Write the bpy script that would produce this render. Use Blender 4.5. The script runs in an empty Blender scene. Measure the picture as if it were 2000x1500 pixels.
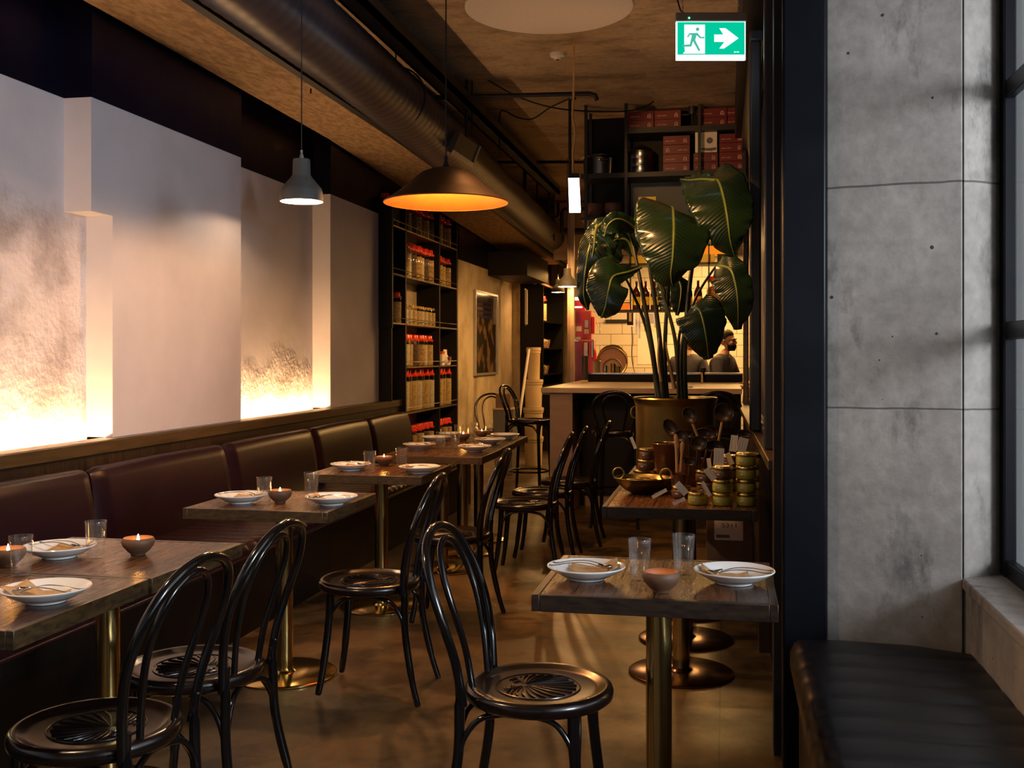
import bpy, math, random
from mathutils import Vector, Matrix
R = math.radians
rnd = random.Random(7)
S = bpy.context.scene
COL = S.collection
S.view_settings.view_transform = 'Standard'
S.view_settings.look = 'None'
S.view_settings.gamma = 1.0
S.view_settings.use_curve_mapping = False
S.view_settings.exposure = 0.12
# ---------------------------------------------------------------- camera
F, HZ, CH, CT, ST = 2100.0, 692.0, 1.38, math.cos(math.atan(416/2100)), math.sin(math.atan(416/2100))
cam = bpy.data.cameras.new('camera'); camo = bpy.data.objects.new('camera', cam); COL.objects.link(camo)
cam.sensor_width = 36; cam.lens = F/2000*36; cam.shift_y = (HZ-750)/2000; cam.clip_end = 100
camo.location = (0, 0, CH); camo.rotation_euler = (R(90), 0, math.atan(416/2100))
S.camera = camo
def WD(px, py, d):                # measured photo point at a known distance
    xc = (px-1000)/F*d
    return Vector((xc*CT-d*ST, d*CT+xc*ST, CH-(py-HZ)*d/F))
def W(px, py, z):                 # measured photo point lying at a known height
    return WD(px, py, F*(CH-z)/(py-HZ))
def WX(px, x, py=HZ):             # measured photo point on a plane x = const
    return WD(px, py, x*2141.0/(px-1416))
# ---------------------------------------------------------------- objects
def thing(name, label, cat, loc=(0,0,0), rz=0, group=None):
    o = bpy.data.objects.new(name, None); COL.objects.link(o)
    o.location = loc; o.rotation_euler = (0,0,rz); o.empty_display_size = .05
    o['label'] = label; o['category'] = cat
    if group: o['group'] = group
    return o
def tag(o, label, cat, group=None, kind=None):
    o['label'] = label; o['category'] = cat
    if group: o['group'] = group
    if kind: o['kind'] = kind
    return o
def struct(o):
    o['kind'] = 'structure'; return o
def kids(o): return [c for c in COL.objects if c.parent == o]
CH_CACHE = {}
def copy(root, loc, rz=None, label=None, group=None):
    r = root.copy(); COL.objects.link(r); r.location = loc
    if rz is not None: r.rotation_euler = (r.rotation_euler[0], r.rotation_euler[1], rz)
    if label: r['label'] = label
    if group: r['group'] = group
    key = root.name
    if key not in CH_CACHE:
        CH_CACHE[key] = [(c, list(c.children)) for c in root.children]
    for c, gs in CH_CACHE[key]:
        n = c.copy(); COL.objects.link(n); n.parent = r
        for g in gs:
            m = g.copy(); COL.objects.link(m); m.parent = n
    return r
def catmull(P, n=8, closed=False):
    P = [Vector(p) for p in P]; out = []
    N = len(P); rng = range(N if closed else N-1)
    for i in rng:
        if closed: a,b,c,d = P[i-1],P[i],P[(i+1)%N],P[(i+2)%N]
        else: a,b,c,d = P[max(i-1,0)],P[i],P[i+1],P[min(i+2,N-1)]
        for k in range(n):
            t = k/n
            out.append(.5*((2*b)+(c-a)*t+(2*a-5*b+4*c-d)*t*t+(3*b-a-3*c+d)*t**3))
    if not closed: out.append(P[-1])
    return out
class MB:
    def __init__(s): s.v=[]; s.f=[]
    def add(s, vs, fs):
        b = len(s.v); s.v += [tuple(v) for v in vs]; s.f += [tuple(i+b for i in f) for f in fs]; return s
    def box(s, x0,x1,y0,y1,z0,z1):
        return s.add([(x0,y0,z0),(x1,y0,z0),(x1,y1,z0),(x0,y1,z0),(x0,y0,z1),(x1,y0,z1),(x1,y1,z1),(x0,y1,z1)],
                     [(0,3,2,1),(4,5,6,7),(0,1,5,4),(1,2,6,5),(2,3,7,6),(3,0,4,7)])
    def obox(s, m, sx, sy, sz):
        vs = [m @ Vector((a*sx/2,b*sy/2,c*sz/2)) for c in (-1,1) for a,b in ((-1,-1),(1,-1),(1,1),(-1,1))]
        return s.add(vs, [(0,3,2,1),(4,5,6,7),(0,1,5,4),(1,2,6,5),(2,3,7,6),(3,0,4,7)])
    def hexa(s, vs): return s.add(vs, [(0,3,2,1),(4,5,6,7),(0,1,5,4),(1,2,6,5),(2,3,7,6),(3,0,4,7)])
    def tube(s, P, r, n=10, closed=False, caps=True):
        P = [Vector(p) for p in P]; N=len(P)
        rs = r if isinstance(r,(list,tuple)) else [r]*N
        T=[]
        for i in range(N):
            if closed: t = P[(i+1)%N]-P[i-1]
            else: t = P[min(i+1,N-1)]-P[max(i-1,0)]
            T.append(t.normalized() if t.length>1e-9 else Vector((0,0,1)))
        u = T[0].orthogonal().normalized(); vs=[]
        for i in range(N):
            u = (u - T[i]*u.dot(T[i]));
            u = u.normalized() if u.length>1e-6 else T[i].orthogonal().normalized()
            w = T[i].cross(u)
            for k in range(n):
                a = 2*math.pi*k/n
                vs.append(P[i]+(u*math.cos(a)+w*math.sin(a))*rs[i])
        fs=[]
        for i in range(N if closed else N-1):
            j=(i+1)%N
            for k in range(n):
                l=(k+1)%n; fs.append((i*n+k,i*n+l,j*n+l,j*n+k))
        if caps and not closed:
            fs.append(tuple(range(n))[::-1]); fs.append(tuple((N-1)*n+k for k in range(n)))
        return s.add(vs,fs)
    def lathe(s, prof, n=32, c=(0,0,0), m=None):
        vs=[]; idx=[]; c=Vector(c)
        for r,z in prof:
            if r<1e-6:
                idx.append([len(vs)]*n); vs.append(Vector((0,0,z)))
            else:
                idx.append(list(range(len(vs),len(vs)+n)))
                vs += [Vector((r*math.cos(2*math.pi*k/n), r*math.sin(2*math.pi*k/n), z)) for k in range(n)]
        fs=[]
        for a,b in zip(idx,idx[1:]):
            for k in range(n):
                l=(k+1)%n; q=[a[k],a[l],b[l],b[k]]; q2=[]
                for x in q:
                    if x not in q2: q2.append(x)
                if len(q2)>2: fs.append(tuple(q2))
        vs=[(m@v if m else v)+c for v in vs]
        return s.add(vs,fs)
    def prism(s, poly, z0, z1, m=None):
        n=len(poly); vs=[Vector((x,y,z0)) for x,y in poly]+[Vector((x,y,z1)) for x,y in poly]
        if m: vs=[m@v for v in vs]
        return s.add(vs,[tuple(range(n))[::-1],tuple(range(n,2*n))]+[(i,(i+1)%n,n+(i+1)%n,n+i) for i in range(n)])
    def sheet(s, rows, closed=False):
        nc=len(rows[0]); vs=[p for r in rows for p in r]; fs=[]
        for i in range(len(rows)-1):
            for j in range(nc if closed else nc-1):
                k=(j+1)%nc; fs.append((i*nc+j,i*nc+k,(i+1)*nc+k,(i+1)*nc+j))
        return s.add(vs,fs)
    def build(s, name, m, parent=None, smooth=40, bevel=0, solid=0, subd=0, loc=None, rz=None):
        me=bpy.data.meshes.new(name); me.from_pydata(s.v,[],s.f); me.validate(); me.update()
        if smooth:
            me.polygons.foreach_set('use_smooth',[True]*len(me.polygons))
            me.set_sharp_from_angle(angle=R(smooth))
        o=bpy.data.objects.new(name,me); COL.objects.link(o)
        if m: me.materials.append(m)
        if parent: o.parent=parent
        if loc is not None: o.location=loc
        if rz is not None: o.rotation_euler=(0,0,rz)
        if solid:
            q=o.modifiers.new('s','SOLIDIFY'); q.thickness=solid; q.offset=0
        if bevel:
            q=o.modifiers.new('b','BEVEL'); q.width=bevel; q.segments=2; q.limit_method='ANGLE'; q.angle_limit=R(40)
        if subd:
            q=o.modifiers.new('u','SUBSURF'); q.levels=subd; q.render_levels=subd
        return o
def rot(a, ax='Z'): return Matrix.Rotation(a,4,ax)
def tr(x,y,z): return Matrix.Translation((x,y,z))
def text(body, size, name, m, parent, loc, rote, extr=.0004, align='CENTER', sx=1):
    c=bpy.data.curves.new(name,'FONT'); c.body=body; c.size=size; c.extrude=extr; c.align_x=align; c.align_y='CENTER'
    o=bpy.data.objects.new(name,c); COL.objects.link(o); bpy.context.view_layer.update()
    dg=bpy.context.evaluated_depsgraph_get(); me=bpy.data.meshes.new_from_object(o.evaluated_get(dg))
    bpy.data.objects.remove(o); 
    n=bpy.data.objects.new(name,me); COL.objects.link(n); me.materials.clear(); me.materials.append(m)
    n.parent=parent; n.location=loc; n.rotation_euler=rote; n.scale=(sx,1,1)
    return n
# ---------------------------------------------------------------- materials
def newmat(name):
    m=bpy.data.materials.new(name); m.use_nodes=True; nt=m.node_tree
    return m, nt, nt.nodes['Principled BSDF']
def rgb(c): return (c[0],c[1],c[2],1)
def P(name, c, rough=.5, metal=0, coat=0, em=None, es=0, trans=0, ior=1.5, spec=.5, noise=None, bump=None, aniso=0, alpha=1, sheen=0):
    """noise=(scale,c2,lo,hi,(sx,sy,sz)) blends to a second colour; bump=(scale,strength,dist,(sx,sy,sz))"""
    m,nt,b=newmat(name); N=nt.nodes; L=nt.links
    b.inputs['Base Color'].default_value=rgb(c); b.inputs['Roughness'].default_value=rough; b.inputs['Metallic'].default_value=metal
    b.inputs['IOR'].default_value=ior; b.inputs['Specular IOR Level'].default_value=spec
    b.inputs['Coat Weight'].default_value=coat; b.inputs['Coat Roughness'].default_value=.08
    b.inputs['Transmission Weight'].default_value=trans; b.inputs['Alpha'].default_value=alpha
    if em: b.inputs['Emission Color'].default_value=rgb(em); b.inputs['Emission Strength'].default_value=es
    tc=N.new('ShaderNodeTexCoord') if (noise or bump) else None
    def mapped(sc):
        mp=N.new('ShaderNodeMapping'); mp.inputs['Scale'].default_value=sc; L.new(tc.outputs['Object'],mp.inputs['Vector']); return mp.outputs[0]
    if noise:
        sc,c2,lo,hi=noise[:4]; st=noise[4] if len(noise)>4 else (1,1,1)
        n=N.new('ShaderNodeTexNoise'); n.inputs['Scale'].default_value=sc; n.inputs['Detail'].default_value=6; n.inputs['Roughness'].default_value=.6
        L.new(mapped(st),n.inputs['Vector'])
        r=N.new('ShaderNodeValToRGB'); r.color_ramp.elements[0].position=lo; r.color_ramp.elements[1].position=hi
        r.color_ramp.elements[0].color=rgb(c); r.color_ramp.elements[1].color=rgb(c2)
        L.new(n.outputs['Fac'],r.inputs[0]); L.new(r.outputs[0],b.inputs['Base Color'])
    if bump:
        sc,stg,d=bump[:3]; st=bump[3] if len(bump)>3 else (1,1,1)
        n=N.new('ShaderNodeTexNoise'); n.inputs['Scale'].default_value=sc; n.inputs['Detail'].default_value=5
        L.new(mapped(st),n.inputs['Vector'])
        q=N.new('ShaderNodeBump'); q.inputs['Strength'].default_value=stg; q.inputs['Distance'].default_value=d
        L.new(n.outputs['Fac'],q.inputs['Height']); L.new(q.outputs[0],b.inputs['Normal'])
    return m
def E(name, c, s):
    m,nt,b=newmat(name); nt.nodes.remove(b)
    e=nt.nodes.new('ShaderNodeEmission'); e.inputs[0].default_value=rgb(c); e.inputs[1].default_value=s
    nt.links.new(e.outputs[0],nt.nodes['Material Output'].inputs[0]); return m
def node(nt,t,**k):
    n=nt.nodes.new(t)
    for a,v in k.items(): setattr(n,a,v)
    return n
def math_(nt,op,a,b=None,c=None):
    n=nt.nodes.new('ShaderNodeMath'); n.operation=op
    for i,x in enumerate((a,b,c)):
        if x is None: continue
        if isinstance(x,(int,float)): n.inputs[i].default_value=x
        else: nt.links.new(x,n.inputs[i])
    return n.outputs[0]
def plankmat(name, axis, width, cols, rough=.35, grain=1.0, bump=.35, length=0, gap=.012, coat=0, spec=.5, offs=0.0):
    """boards running along one axis; axis = index of the direction ACROSS the boards"""
    m,nt,b=newmat(name); L=nt.links
    tc=node(nt,'ShaderNodeTexCoord'); sp=node(nt,'ShaderNodeSeparateXYZ'); L.new(tc.outputs['Object'],sp.inputs[0])
    across=math_(nt,'ADD',sp.outputs[axis],offs); w=math_(nt,'DIVIDE',across,width); idx=math_(nt,'FLOOR',w); fr=math_(nt,'FRACT',w)
    wn=node(nt,'ShaderNodeTexWhiteNoise'); wn.noise_dimensions='1D'; L.new(idx,wn.inputs['W'])
    cr=node(nt,'ShaderNodeValToRGB'); cr.color_ramp.interpolation='CONSTANT'
    els=cr.color_ramp.elements
    while len(els)<len(cols): els.new(.5)
    for i,cc in enumerate(cols): els[i].position=i/len(cols); els[i].color=rgb(cc)
    L.new(wn.outputs[0],cr.inputs[0])
    sc=[3,3,3]; sc[axis]=34
    sh=node(nt,'ShaderNodeVectorMath',operation='SCALE'); L.new(wn.outputs['Color'],sh.inputs[0]); sh.inputs['Scale'].default_value=7
    ad=node(nt,'ShaderNodeVectorMath',operation='ADD'); L.new(tc.outputs['Object'],ad.inputs[0]); L.new(sh.outputs[0],ad.inputs[1])
    mp=node(nt,'ShaderNodeMapping'); mp.inputs['Scale'].default_value=sc; L.new(ad.outputs[0],mp.inputs[0])
    n=node(nt,'ShaderNodeTexNoise'); n.inputs['Scale'].default_value=2.2*grain; n.inputs['Detail'].default_value=8; n.inputs['Roughness'].default_value=.65; n.inputs['Distortion'].default_value=.6
    L.new(mp.outputs[0],n.inputs[0])
    gr=node(nt,'ShaderNodeMapRange'); gr.inputs[1].default_value=.3; gr.inputs[2].default_value=.72; gr.inputs[3].default_value=.35; gr.inputs[4].default_value=1.35
    L.new(n.outputs['Fac'],gr.inputs[0])
    ga=math_(nt,'LESS_THAN',fr,gap/width*.35); gz=math_(nt,'MULTIPLY_ADD',ga,-.85,1.0)
    mul=math_(nt,'MULTIPLY',gr.outputs[0],gz)
    mx=node(nt,'ShaderNodeVectorMath',operation='SCALE'); L.new(cr.outputs[0],mx.inputs[0]); L.new(mul,mx.inputs['Scale'])
    L.new(mx.outputs[0],b.inputs['Base Color'])
    rr=math_(nt,'MULTIPLY_ADD',n.outputs['Fac'],.3,rough-.15); L.new(rr,b.inputs['Roughness'])
    bp=node(nt,'ShaderNodeBump'); bp.inputs['Strength'].default_value=bump; bp.inputs['Distance'].default_value=.002; L.new(mul,bp.inputs['Height']); L.new(bp.outputs[0],b.inputs['Normal'])
    b.inputs['Coat Weight'].default_value=coat; b.inputs['Specular IOR Level'].default_value=spec
    return m
M={}
M['lacquer']=P('black_lacquered_beech',(.006,.005,.006),.2,coat=.6,spec=.5,noise=(9,(.014,.008,.006),.4,.7))
M['seat']=P('dark_varnished_seat',(.014,.007,.005),.3,coat=.35,noise=(6,(.03,.013,.008),.35,.75,(1,8,1)))
M['tabletop']=plankmat('reclaimed_plank_top',0,.105,[(.16,.075,.04),(.23,.115,.06),(.12,.06,.038),(.19,.10,.06),(.27,.15,.085),(.10,.05,.032)],rough=.36,bump=.5)
M['edgeband']=P('table_edge_wood',(.10,.055,.025),.4,noise=(3,(.22,.12,.05),.35,.7,(10,10,30)),bump=(8,.3,.001,(1,1,6)))
M['brass']=P('brushed_brass',(.72,.52,.22),.26,1,noise=(3,(.55,.36,.13),.35,.7,(1,1,30)),bump=(30,.05,.0005,(1,1,20)))
M['brass_old']=P('aged_brass',(.42,.29,.10),.36,1,noise=(5,(.24,.15,.05),.35,.7),bump=(14,.25,.002))
M['china']=P('white_glazed_china',(.78,.77,.76),.12,coat=.3,noise=(3,(.72,.71,.71),.4,.7))
M['steel']=P('polished_cutlery_steel',(.62,.6,.57),.16,1,noise=(20,(.5,.48,.45),.4,.7))
M['napkin']=P('brown_paper_napkin',(.46,.29,.14),.8,noise=(60,(.36,.22,.1),.4,.7),bump=(90,.3,.0005))
M['glass']=P('clear_glass',(1,1,1),.015,trans=1,ior=1.45,noise=(3,(.97,.99,.99),.4,.7))
M['terracotta']=P('terracotta_bowl',(.24,.11,.05),.6,noise=(14,(.15,.07,.035),.35,.7),bump=(40,.3,.001,(1,1,4)))
M['wax']=P('candle_wax',(.85,.42,.16),.35,em=(1,.35,.06),es=.5,noise=(8,(.75,.35,.12),.4,.7))
M['flame']=E('candle_flame',(1,.62,.22),40)
M['leather']=P('oxblood_bench_leather',(.035,.014,.012),.3,coat=.15,noise=(4,(.055,.022,.016),.35,.7),bump=(45,.25,.0015))
M['leather_black']=P('black_bench_leather',(.016,.016,.022),.34,noise=(5,(.024,.022,.028),.4,.7),bump=(45,.25,.0015))
M['darkwood']=plankmat('dark_stained_boards',1,.16,[(.045,.022,.010),(.06,.03,.013),(.035,.018,.009)],rough=.4,bump=.3)
M['ledgewood']=P('dark_oak_ledge',(.11,.06,.022),.4,noise=(3,(.19,.105,.04),.35,.7,(10,1,10)),bump=(6,.3,.001,(8,1,8)))
M['plaster']=P('painted_plaster',(.50,.46,.47),.6,noise=(2.3,(.43,.395,.41),.35,.7),bump=(3.5,.35,.02))
M['plaster_rough']=P('rough_stone_render',(.50,.46,.46),.7,noise=(5,(.30,.26,.26),.42,.68),bump=(26,.9,.02))
M['plaster_old']=P('old_bare_plaster',(.44,.36,.24),.75,noise=(3,(.30,.23,.14),.4,.68),bump=(7,.6,.015))
M['navy']=P('dark_navy_gloss_paint',(.006,.005,.012),.32,noise=(3,(.009,.007,.014),.4,.7),bump=(4,.25,.015))
M['blacksteel']=P('black_painted_steel',(.014,.016,.024),.42,.3,noise=(7,(.022,.024,.033),.35,.7),bump=(20,.08,.001))
M['blackmetal']=P('matt_black_metal',(.010,.010,.012),.5,.2,noise=(9,(.017,.016,.018),.4,.7))
M['duct']=P('galvanised_duct_dark',(.13,.11,.12),.38,.75,noise=(4,(.09,.078,.085),.35,.7,(2,.6,2)))
M['lampgrey']=P('grey_concrete_shade',(.16,.155,.15),.7,noise=(12,(.12,.115,.11),.4,.7),bump=(30,.2,.001))
M['lampwhite']=P('lamp_inner_white',(.85,.8,.72),.5,noise=(5,(.8,.75,.68),.4,.7))
M['copper_out']=P('dark_copper_shade',(.10,.05,.025),.45,.55,noise=(3,(.07,.038,.022),.4,.7))
M['copper_in']=P('copper_leaf_inside',(.9,.33,.06),.5,.4,noise=(7,(.62,.2,.035),.35,.7))
M['bulb']=E('warm_bulb',(1,.62,.28),30)
M['ledstrip']=E('warm_led_strip',(1,.52,.17),60)
M['white_em']=E('cold_white_diffuser',(.9,.95,1),4.5)
M['exit_green']=E('exit_sign_green',(.0,.45,.26),1.2)
M['exit_white']=E('exit_sign_white',(.9,1,.98),1.7)
M['exit_teal']=E('exit_figure_teal',(.06,.42,.30),1.1)
M['led_green']=E('green_indicator',(.1,1,.3),5)
M['aluminium']=P('grey_aluminium',(.4,.4,.4),.4,.7,noise=(9,(.34,.34,.34),.4,.7))
M['disc']=P('pale_acoustic_felt',(.42,.36,.33),.9,noise=(60,(.37,.32,.29),.4,.7),bump=(120,.3,.001))
M['red_box']=P('dark_red_card_box',(.18,.008,.014),.45,noise=(6,(.14,.006,.011),.4,.7))
M['pinkprint']=P('pale_pink_print',(.75,.45,.4),.6,noise=(5,(.7,.4,.36),.4,.7))
M['paper']=P('off_white_paper',(.72,.66,.58),.7,noise=(7,(.66,.6,.52),.4,.7))
M['ink']=P('grey_ink',(.12,.12,.16),.7,noise=(7,(.09,.09,.12),.4,.7))
M['yellow']=P('yellow_card',(.75,.55,.03),.5,noise=(6,(.65,.46,.02),.4,.7))
M['bamboo']=P('brown_bamboo',(.16,.07,.045),.6,noise=(4,(.1,.045,.03),.4,.7,(1,1,14)))
M['panmetal']=P('dull_cooking_pan_steel',(.35,.34,.33),.22,1,noise=(5,(.25,.24,.23),.4,.7,(1,1,5)))
M['leaf']=None
M['stem']=P('dark_green_leaf_stalk',(.05,.055,.018),.4,noise=(5,(.03,.035,.012),.4,.7,(1,1,.3)))
M['stem_dry']=P('dry_leaf_sheath',(.22,.13,.05),.6,noise=(8,(.14,.08,.03),.4,.7,(1,1,.3)))
M['soil']=P('potting_soil',(.02,.014,.01),.9,bump=(40,1,.01))
M['redplastic']=P('red_jar_lid',(.55,.035,.015),.3,noise=(7,(.42,.02,.01),.4,.7),coat=.2)
M['food_tan']=P('dried_spice_tan',(.50,.32,.11),.8,noise=(40,(.26,.14,.04),.4,.6),bump=(90,.8,.004))
M['food_gold']=P('dried_pulse_gold',(.58,.42,.16),.8,noise=(60,(.36,.22,.07),.4,.6),bump=(120,.8,.004))
M['food_dark']=P('dark_spice',(.07,.04,.022),.8,noise=(50,(.13,.08,.04),.4,.6),bump=(90,.8,.004))
M['food_pale']=P('pale_grain',(.62,.54,.38),.8,noise=(60,(.45,.36,.22),.4,.6),bump=(120,.8,.004))
M['jarfill_green']=P('green_pickle',(.16,.14,.02),.35,noise=(18,(.09,.075,.012),.4,.65))
M['jarfill_brown']=P('brown_chutney',(.09,.035,.012),.35,noise=(18,(.05,.02,.008),.4,.65))
M['goldlid']=P('gold_jar_lid',(.78,.55,.16),.2,1,noise=(9,(.6,.4,.1),.4,.7))
M['coconut']=P('coconut_shell',(.085,.045,.028),.45,noise=(30,(.15,.09,.06),.45,.7),bump=(50,.4,.001))
M['palewood']=P('pale_wood_handle',(.46,.29,.13),.5,noise=(4,(.34,.2,.08),.4,.7,(8,8,1)))
M['amber']=P('dark_glass_vase',(.16,.055,.02),.1,trans=.6,noise=(5,(.1,.03,.012),.4,.7))
M['counter']=P('pale_stone_counter',(.45,.36,.26),.35,noise=(5,(.36,.28,.2),.4,.7))
M['counter_side']=P('counter_end_plywood',(.27,.17,.11),.5,noise=(3,(.22,.13,.08),.4,.7,(1,1,5)))
M['blackpanel']=P('black_laminate',(.010,.008,.007),.5,noise=(5,(.016,.012,.01),.4,.7))
M['plastic_white']=P('cream_plastic',(.66,.56,.38),.5,noise=(5,(.58,.48,.32),.4,.7))
M['greyplastic']=P('grey_plastic_bin',(.12,.115,.11),.6,noise=(5,(.09,.088,.085),.4,.7))
M['cardboard']=P('brown_cardboard',(.14,.085,.05),.8,noise=(12,(.1,.06,.035),.4,.7))
M['redenamel']=P('red_enamel_machine',(.55,.01,.012),.25,coat=.5,noise=(5,(.42,.006,.01),.4,.7))
M['orange']=P('orange_plastic',(.85,.24,.02),.5,em=(1,.3,.03),es=.12,noise=(6,(.7,.18,.015),.4,.7))  # slight glow put into the plastic, it is no lamp
M['beer']=P('dark_brown_bottle',(.06,.012,.006),.1,coat=.5,noise=(5,(.035,.008,.004),.4,.7))
M['skin']=P('skin',(.55,.31,.19),.5,noise=(8,(.48,.26,.155),.4,.7))
M['hair']=P('dark_brown_hair',(.03,.016,.009),.6,noise=(40,(.05,.028,.015),.4,.7,(1,1,.3)),bump=(80,.6,.002,(1,1,.2)))
M['tshirt']=P('dark_grey_tshirt',(.035,.033,.042),.85,noise=(20,(.05,.045,.055),.4,.7),bump=(12,.3,.01))
M['eye']=P('dark_eye',(.02,.012,.01),.2)
M['lip']=P('lips',(.4,.16,.12),.5)
M['pane']=P('dark_tinted_pane',(.02,.024,.03),.06,spec=.7,noise=(2,(.026,.03,.036),.4,.7))
M['chain']=P('steel_chain',(.5,.5,.48),.3,1)
M['tancord']=P('tan_hanging_cord',(.45,.27,.11),.7,noise=(30,(.36,.2,.08),.4,.7))
M['detector']=P('white_plastic_sensor',(.6,.55,.48),.5,noise=(5,(.55,.5,.44),.4,.7))
def concrete(name, c1, c2, stain, rough, spec=.5, joints=(), polish=False, stk=.55, slo=.55, shi=.70, ssc=(1,1,.7)):
    m,nt,b=newmat(name); L=nt.links
    tc=node(nt,'ShaderNodeTexCoord')
    def nz(s,d=7,sc=(1,1,1),r=.6):
        mp=node(nt,'ShaderNodeMapping'); mp.inputs['Scale'].default_value=sc; L.new(tc.outputs['Object'],mp.inputs[0])
        n=node(nt,'ShaderNodeTexNoise'); n.inputs['Scale'].default_value=s; n.inputs['Detail'].default_value=d; n.inputs['Roughness'].default_value=r
        L.new(mp.outputs[0],n.inputs[0]); return n.outputs['Fac']
    def ramp(f,a,ca,bb,cb):
        r=node(nt,'ShaderNodeValToRGB'); e=r.color_ramp.elements; e[0].position=a; e[0].color=rgb(ca); e[1].position=bb; e[1].color=rgb(cb); L.new(f,r.inputs[0]); return r.outputs[0]
    def mix(f,a,c,t='MIX'):
        x=node(nt,'ShaderNodeMix',data_type='RGBA',blend_type=t)
        if isinstance(f,(int,float)): x.inputs[0].default_value=f
        else: L.new(f,x.inputs[0])
        L.new(a,x.inputs[6]); L.new(c,x.inputs[7]); return x.outputs[2]
    base=ramp(nz(1.1 if not polish else .9),.36,c1,.66,c2)
    st=ramp(nz(2.6,9,ssc,.7),slo,(0,0,0),shi,(1,1,1))
    sc=node(nt,'ShaderNodeRGB'); sc.outputs[0].default_value=rgb(stain)
    stf=math_(nt,'MULTIPLY',st,stk)
    col=mix(stf,base,sc.outputs[0])
    fine=ramp(nz(22,6),.3,(.80,.80,.80),.7,(1.12,1.12,1.12))
    col=mix(1.0,col,fine,'MULTIPLY')
    # small pits
    v=node(nt,'ShaderNodeTexVoronoi'); v.inputs['Scale'].default_value=13; L.new(tc.outputs['Object'],v.inputs[0])
    pit=math_(nt,'LESS_THAN',math_(nt,'ADD',v.outputs['Distance'],math_(nt,'MULTIPLY',nz(7,4),.35)),.215 if not polish else .0)
    pc=node(nt,'ShaderNodeRGB'); pc.outputs[0].default_value=(c1[0]*.2,c1[1]*.2,c1[2]*.2,1)
    col=mix(pit,col,pc.outputs[0])
    h=nz(14,6)
    sp=node(nt,'ShaderNodeSeparateXYZ'); L.new(tc.outputs['Object'],sp.inputs[0])
    jt=None
    for ax,pos,wd in joints:
        wob=math_(nt,'MULTIPLY_ADD',nz(5,3),.012,pos-.006)
        j=math_(nt,'COMPARE',sp.outputs[ax],wob,wd)
        jt=j if jt is None else math_(nt,'MAXIMUM',jt,j)
    hh=math_(nt,'SUBTRACT',h,pit)
    if jt is not None:
        jf=math_(nt,'MULTIPLY',jt,.75); col=mix(jf,col,pc.outputs[0]); hh=math_(nt,'SUBTRACT',hh,jt)
    L.new(col,b.inputs['Base Color'])
    rr=math_(nt,'MULTIPLY_ADD',nz(3,5),.35,rough-.17); L.new(rr,b.inputs['Roughness'])
    b.inputs['Specular IOR Level'].default_value=spec
    bp=node(nt,'ShaderNodeBump'); bp.inputs['Strength'].default_value=.06 if polish else .5; bp.inputs['Distance'].default_value=.004 if polish else .006
    L.new(hh,bp.inputs['Height']); L.new(bp.outputs[0],b.inputs['Normal'])
    return m
M['floor']=concrete('polished_concrete_floor',(.060,.035,.014),(.15,.092,.038),(.026,.015,.007),.34,.4,joints=((1,5.15,.004),(0,-.02,.003),(1,2.0,.004)),polish=True,stk=.92,slo=.46,shi=.58)
M['conc_wall']=concrete('cast_concrete_pier',(.20,.178,.162),(.34,.31,.285),(.06,.053,.05),.72,.3,joints=((2,1.93,.0035),(2,1.205,.003)),stk=.75,slo=.54,shi=.64,ssc=(1,1,.45))
M['conc_ceil']=concrete('board_marked_ceiling_concrete',(.27,.19,.12),(.40,.285,.185),(.09,.06,.04),.75,.3,joints=((1,8.4,.002),),stk=.8,slo=.48,shi=.66,ssc=(.7,1.3,1))
def leafmat():
    m,nt,b=newmat('glossy_banana_leaf'); L=nt.links
    uv=node(nt,'ShaderNodeUVMap'); sp=node(nt,'ShaderNodeSeparateXYZ'); L.new(uv.outputs[0],sp.inputs[0])
    # u: -1..1 across stored 0..1 ; v along
    au=math_(nt,'ABSOLUTE',math_(nt,'SUBTRACT',sp.outputs[0],.5))
    s=math_(nt,'ADD',math_(nt,'MULTIPLY',sp.outputs[1],32.0),math_(nt,'MULTIPLY',au,-10.0))
    rib=math_(nt,'SINE',math_(nt,'MULTIPLY',s,6.283))
    n=node(nt,'ShaderNodeTexNoise'); n.inputs['Scale'].default_value=6; tc=node(nt,'ShaderNodeTexCoord'); L.new(tc.outputs['Object'],n.inputs[0])
    r=node(nt,'ShaderNodeValToRGB'); e=r.color_ramp.elements; e[0].position=.3; e[0].color=(.006,.019,.008,1); e[1].position=.7; e[1].color=(.016,.040,.013,1); L.new(n.outputs['Fac'],r.inputs[0])
    mid=math_(nt,'LESS_THAN',au,.022)
    mx=node(nt,'ShaderNodeMix',data_type='RGBA'); L.new(mid,mx.inputs[0]); L.new(r.outputs[0],mx.inputs[6]); mx.inputs[7].default_value=(.10,.13,.03,1)
    L.new(mx.outputs[2],b.inputs['Base Color']); b.inputs['Roughness'].default_value=.30; b.inputs['Coat Weight'].default_value=.7; b.inputs['Coat Roughness'].default_value=.16
    h=math_(nt,'ADD',math_(nt,'MULTIPLY',rib,.5),math_(nt,'MULTIPLY',mid,2.0))
    bp=node(nt,'ShaderNodeBump'); bp.inputs['Strength'].default_value=.34; bp.inputs['Distance'].default_value=.005; L.new(h,bp.inputs['Height']); L.new(bp.outputs[0],b.inputs['Normal'])
    return m
M['leaf']=leafmat()
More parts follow.
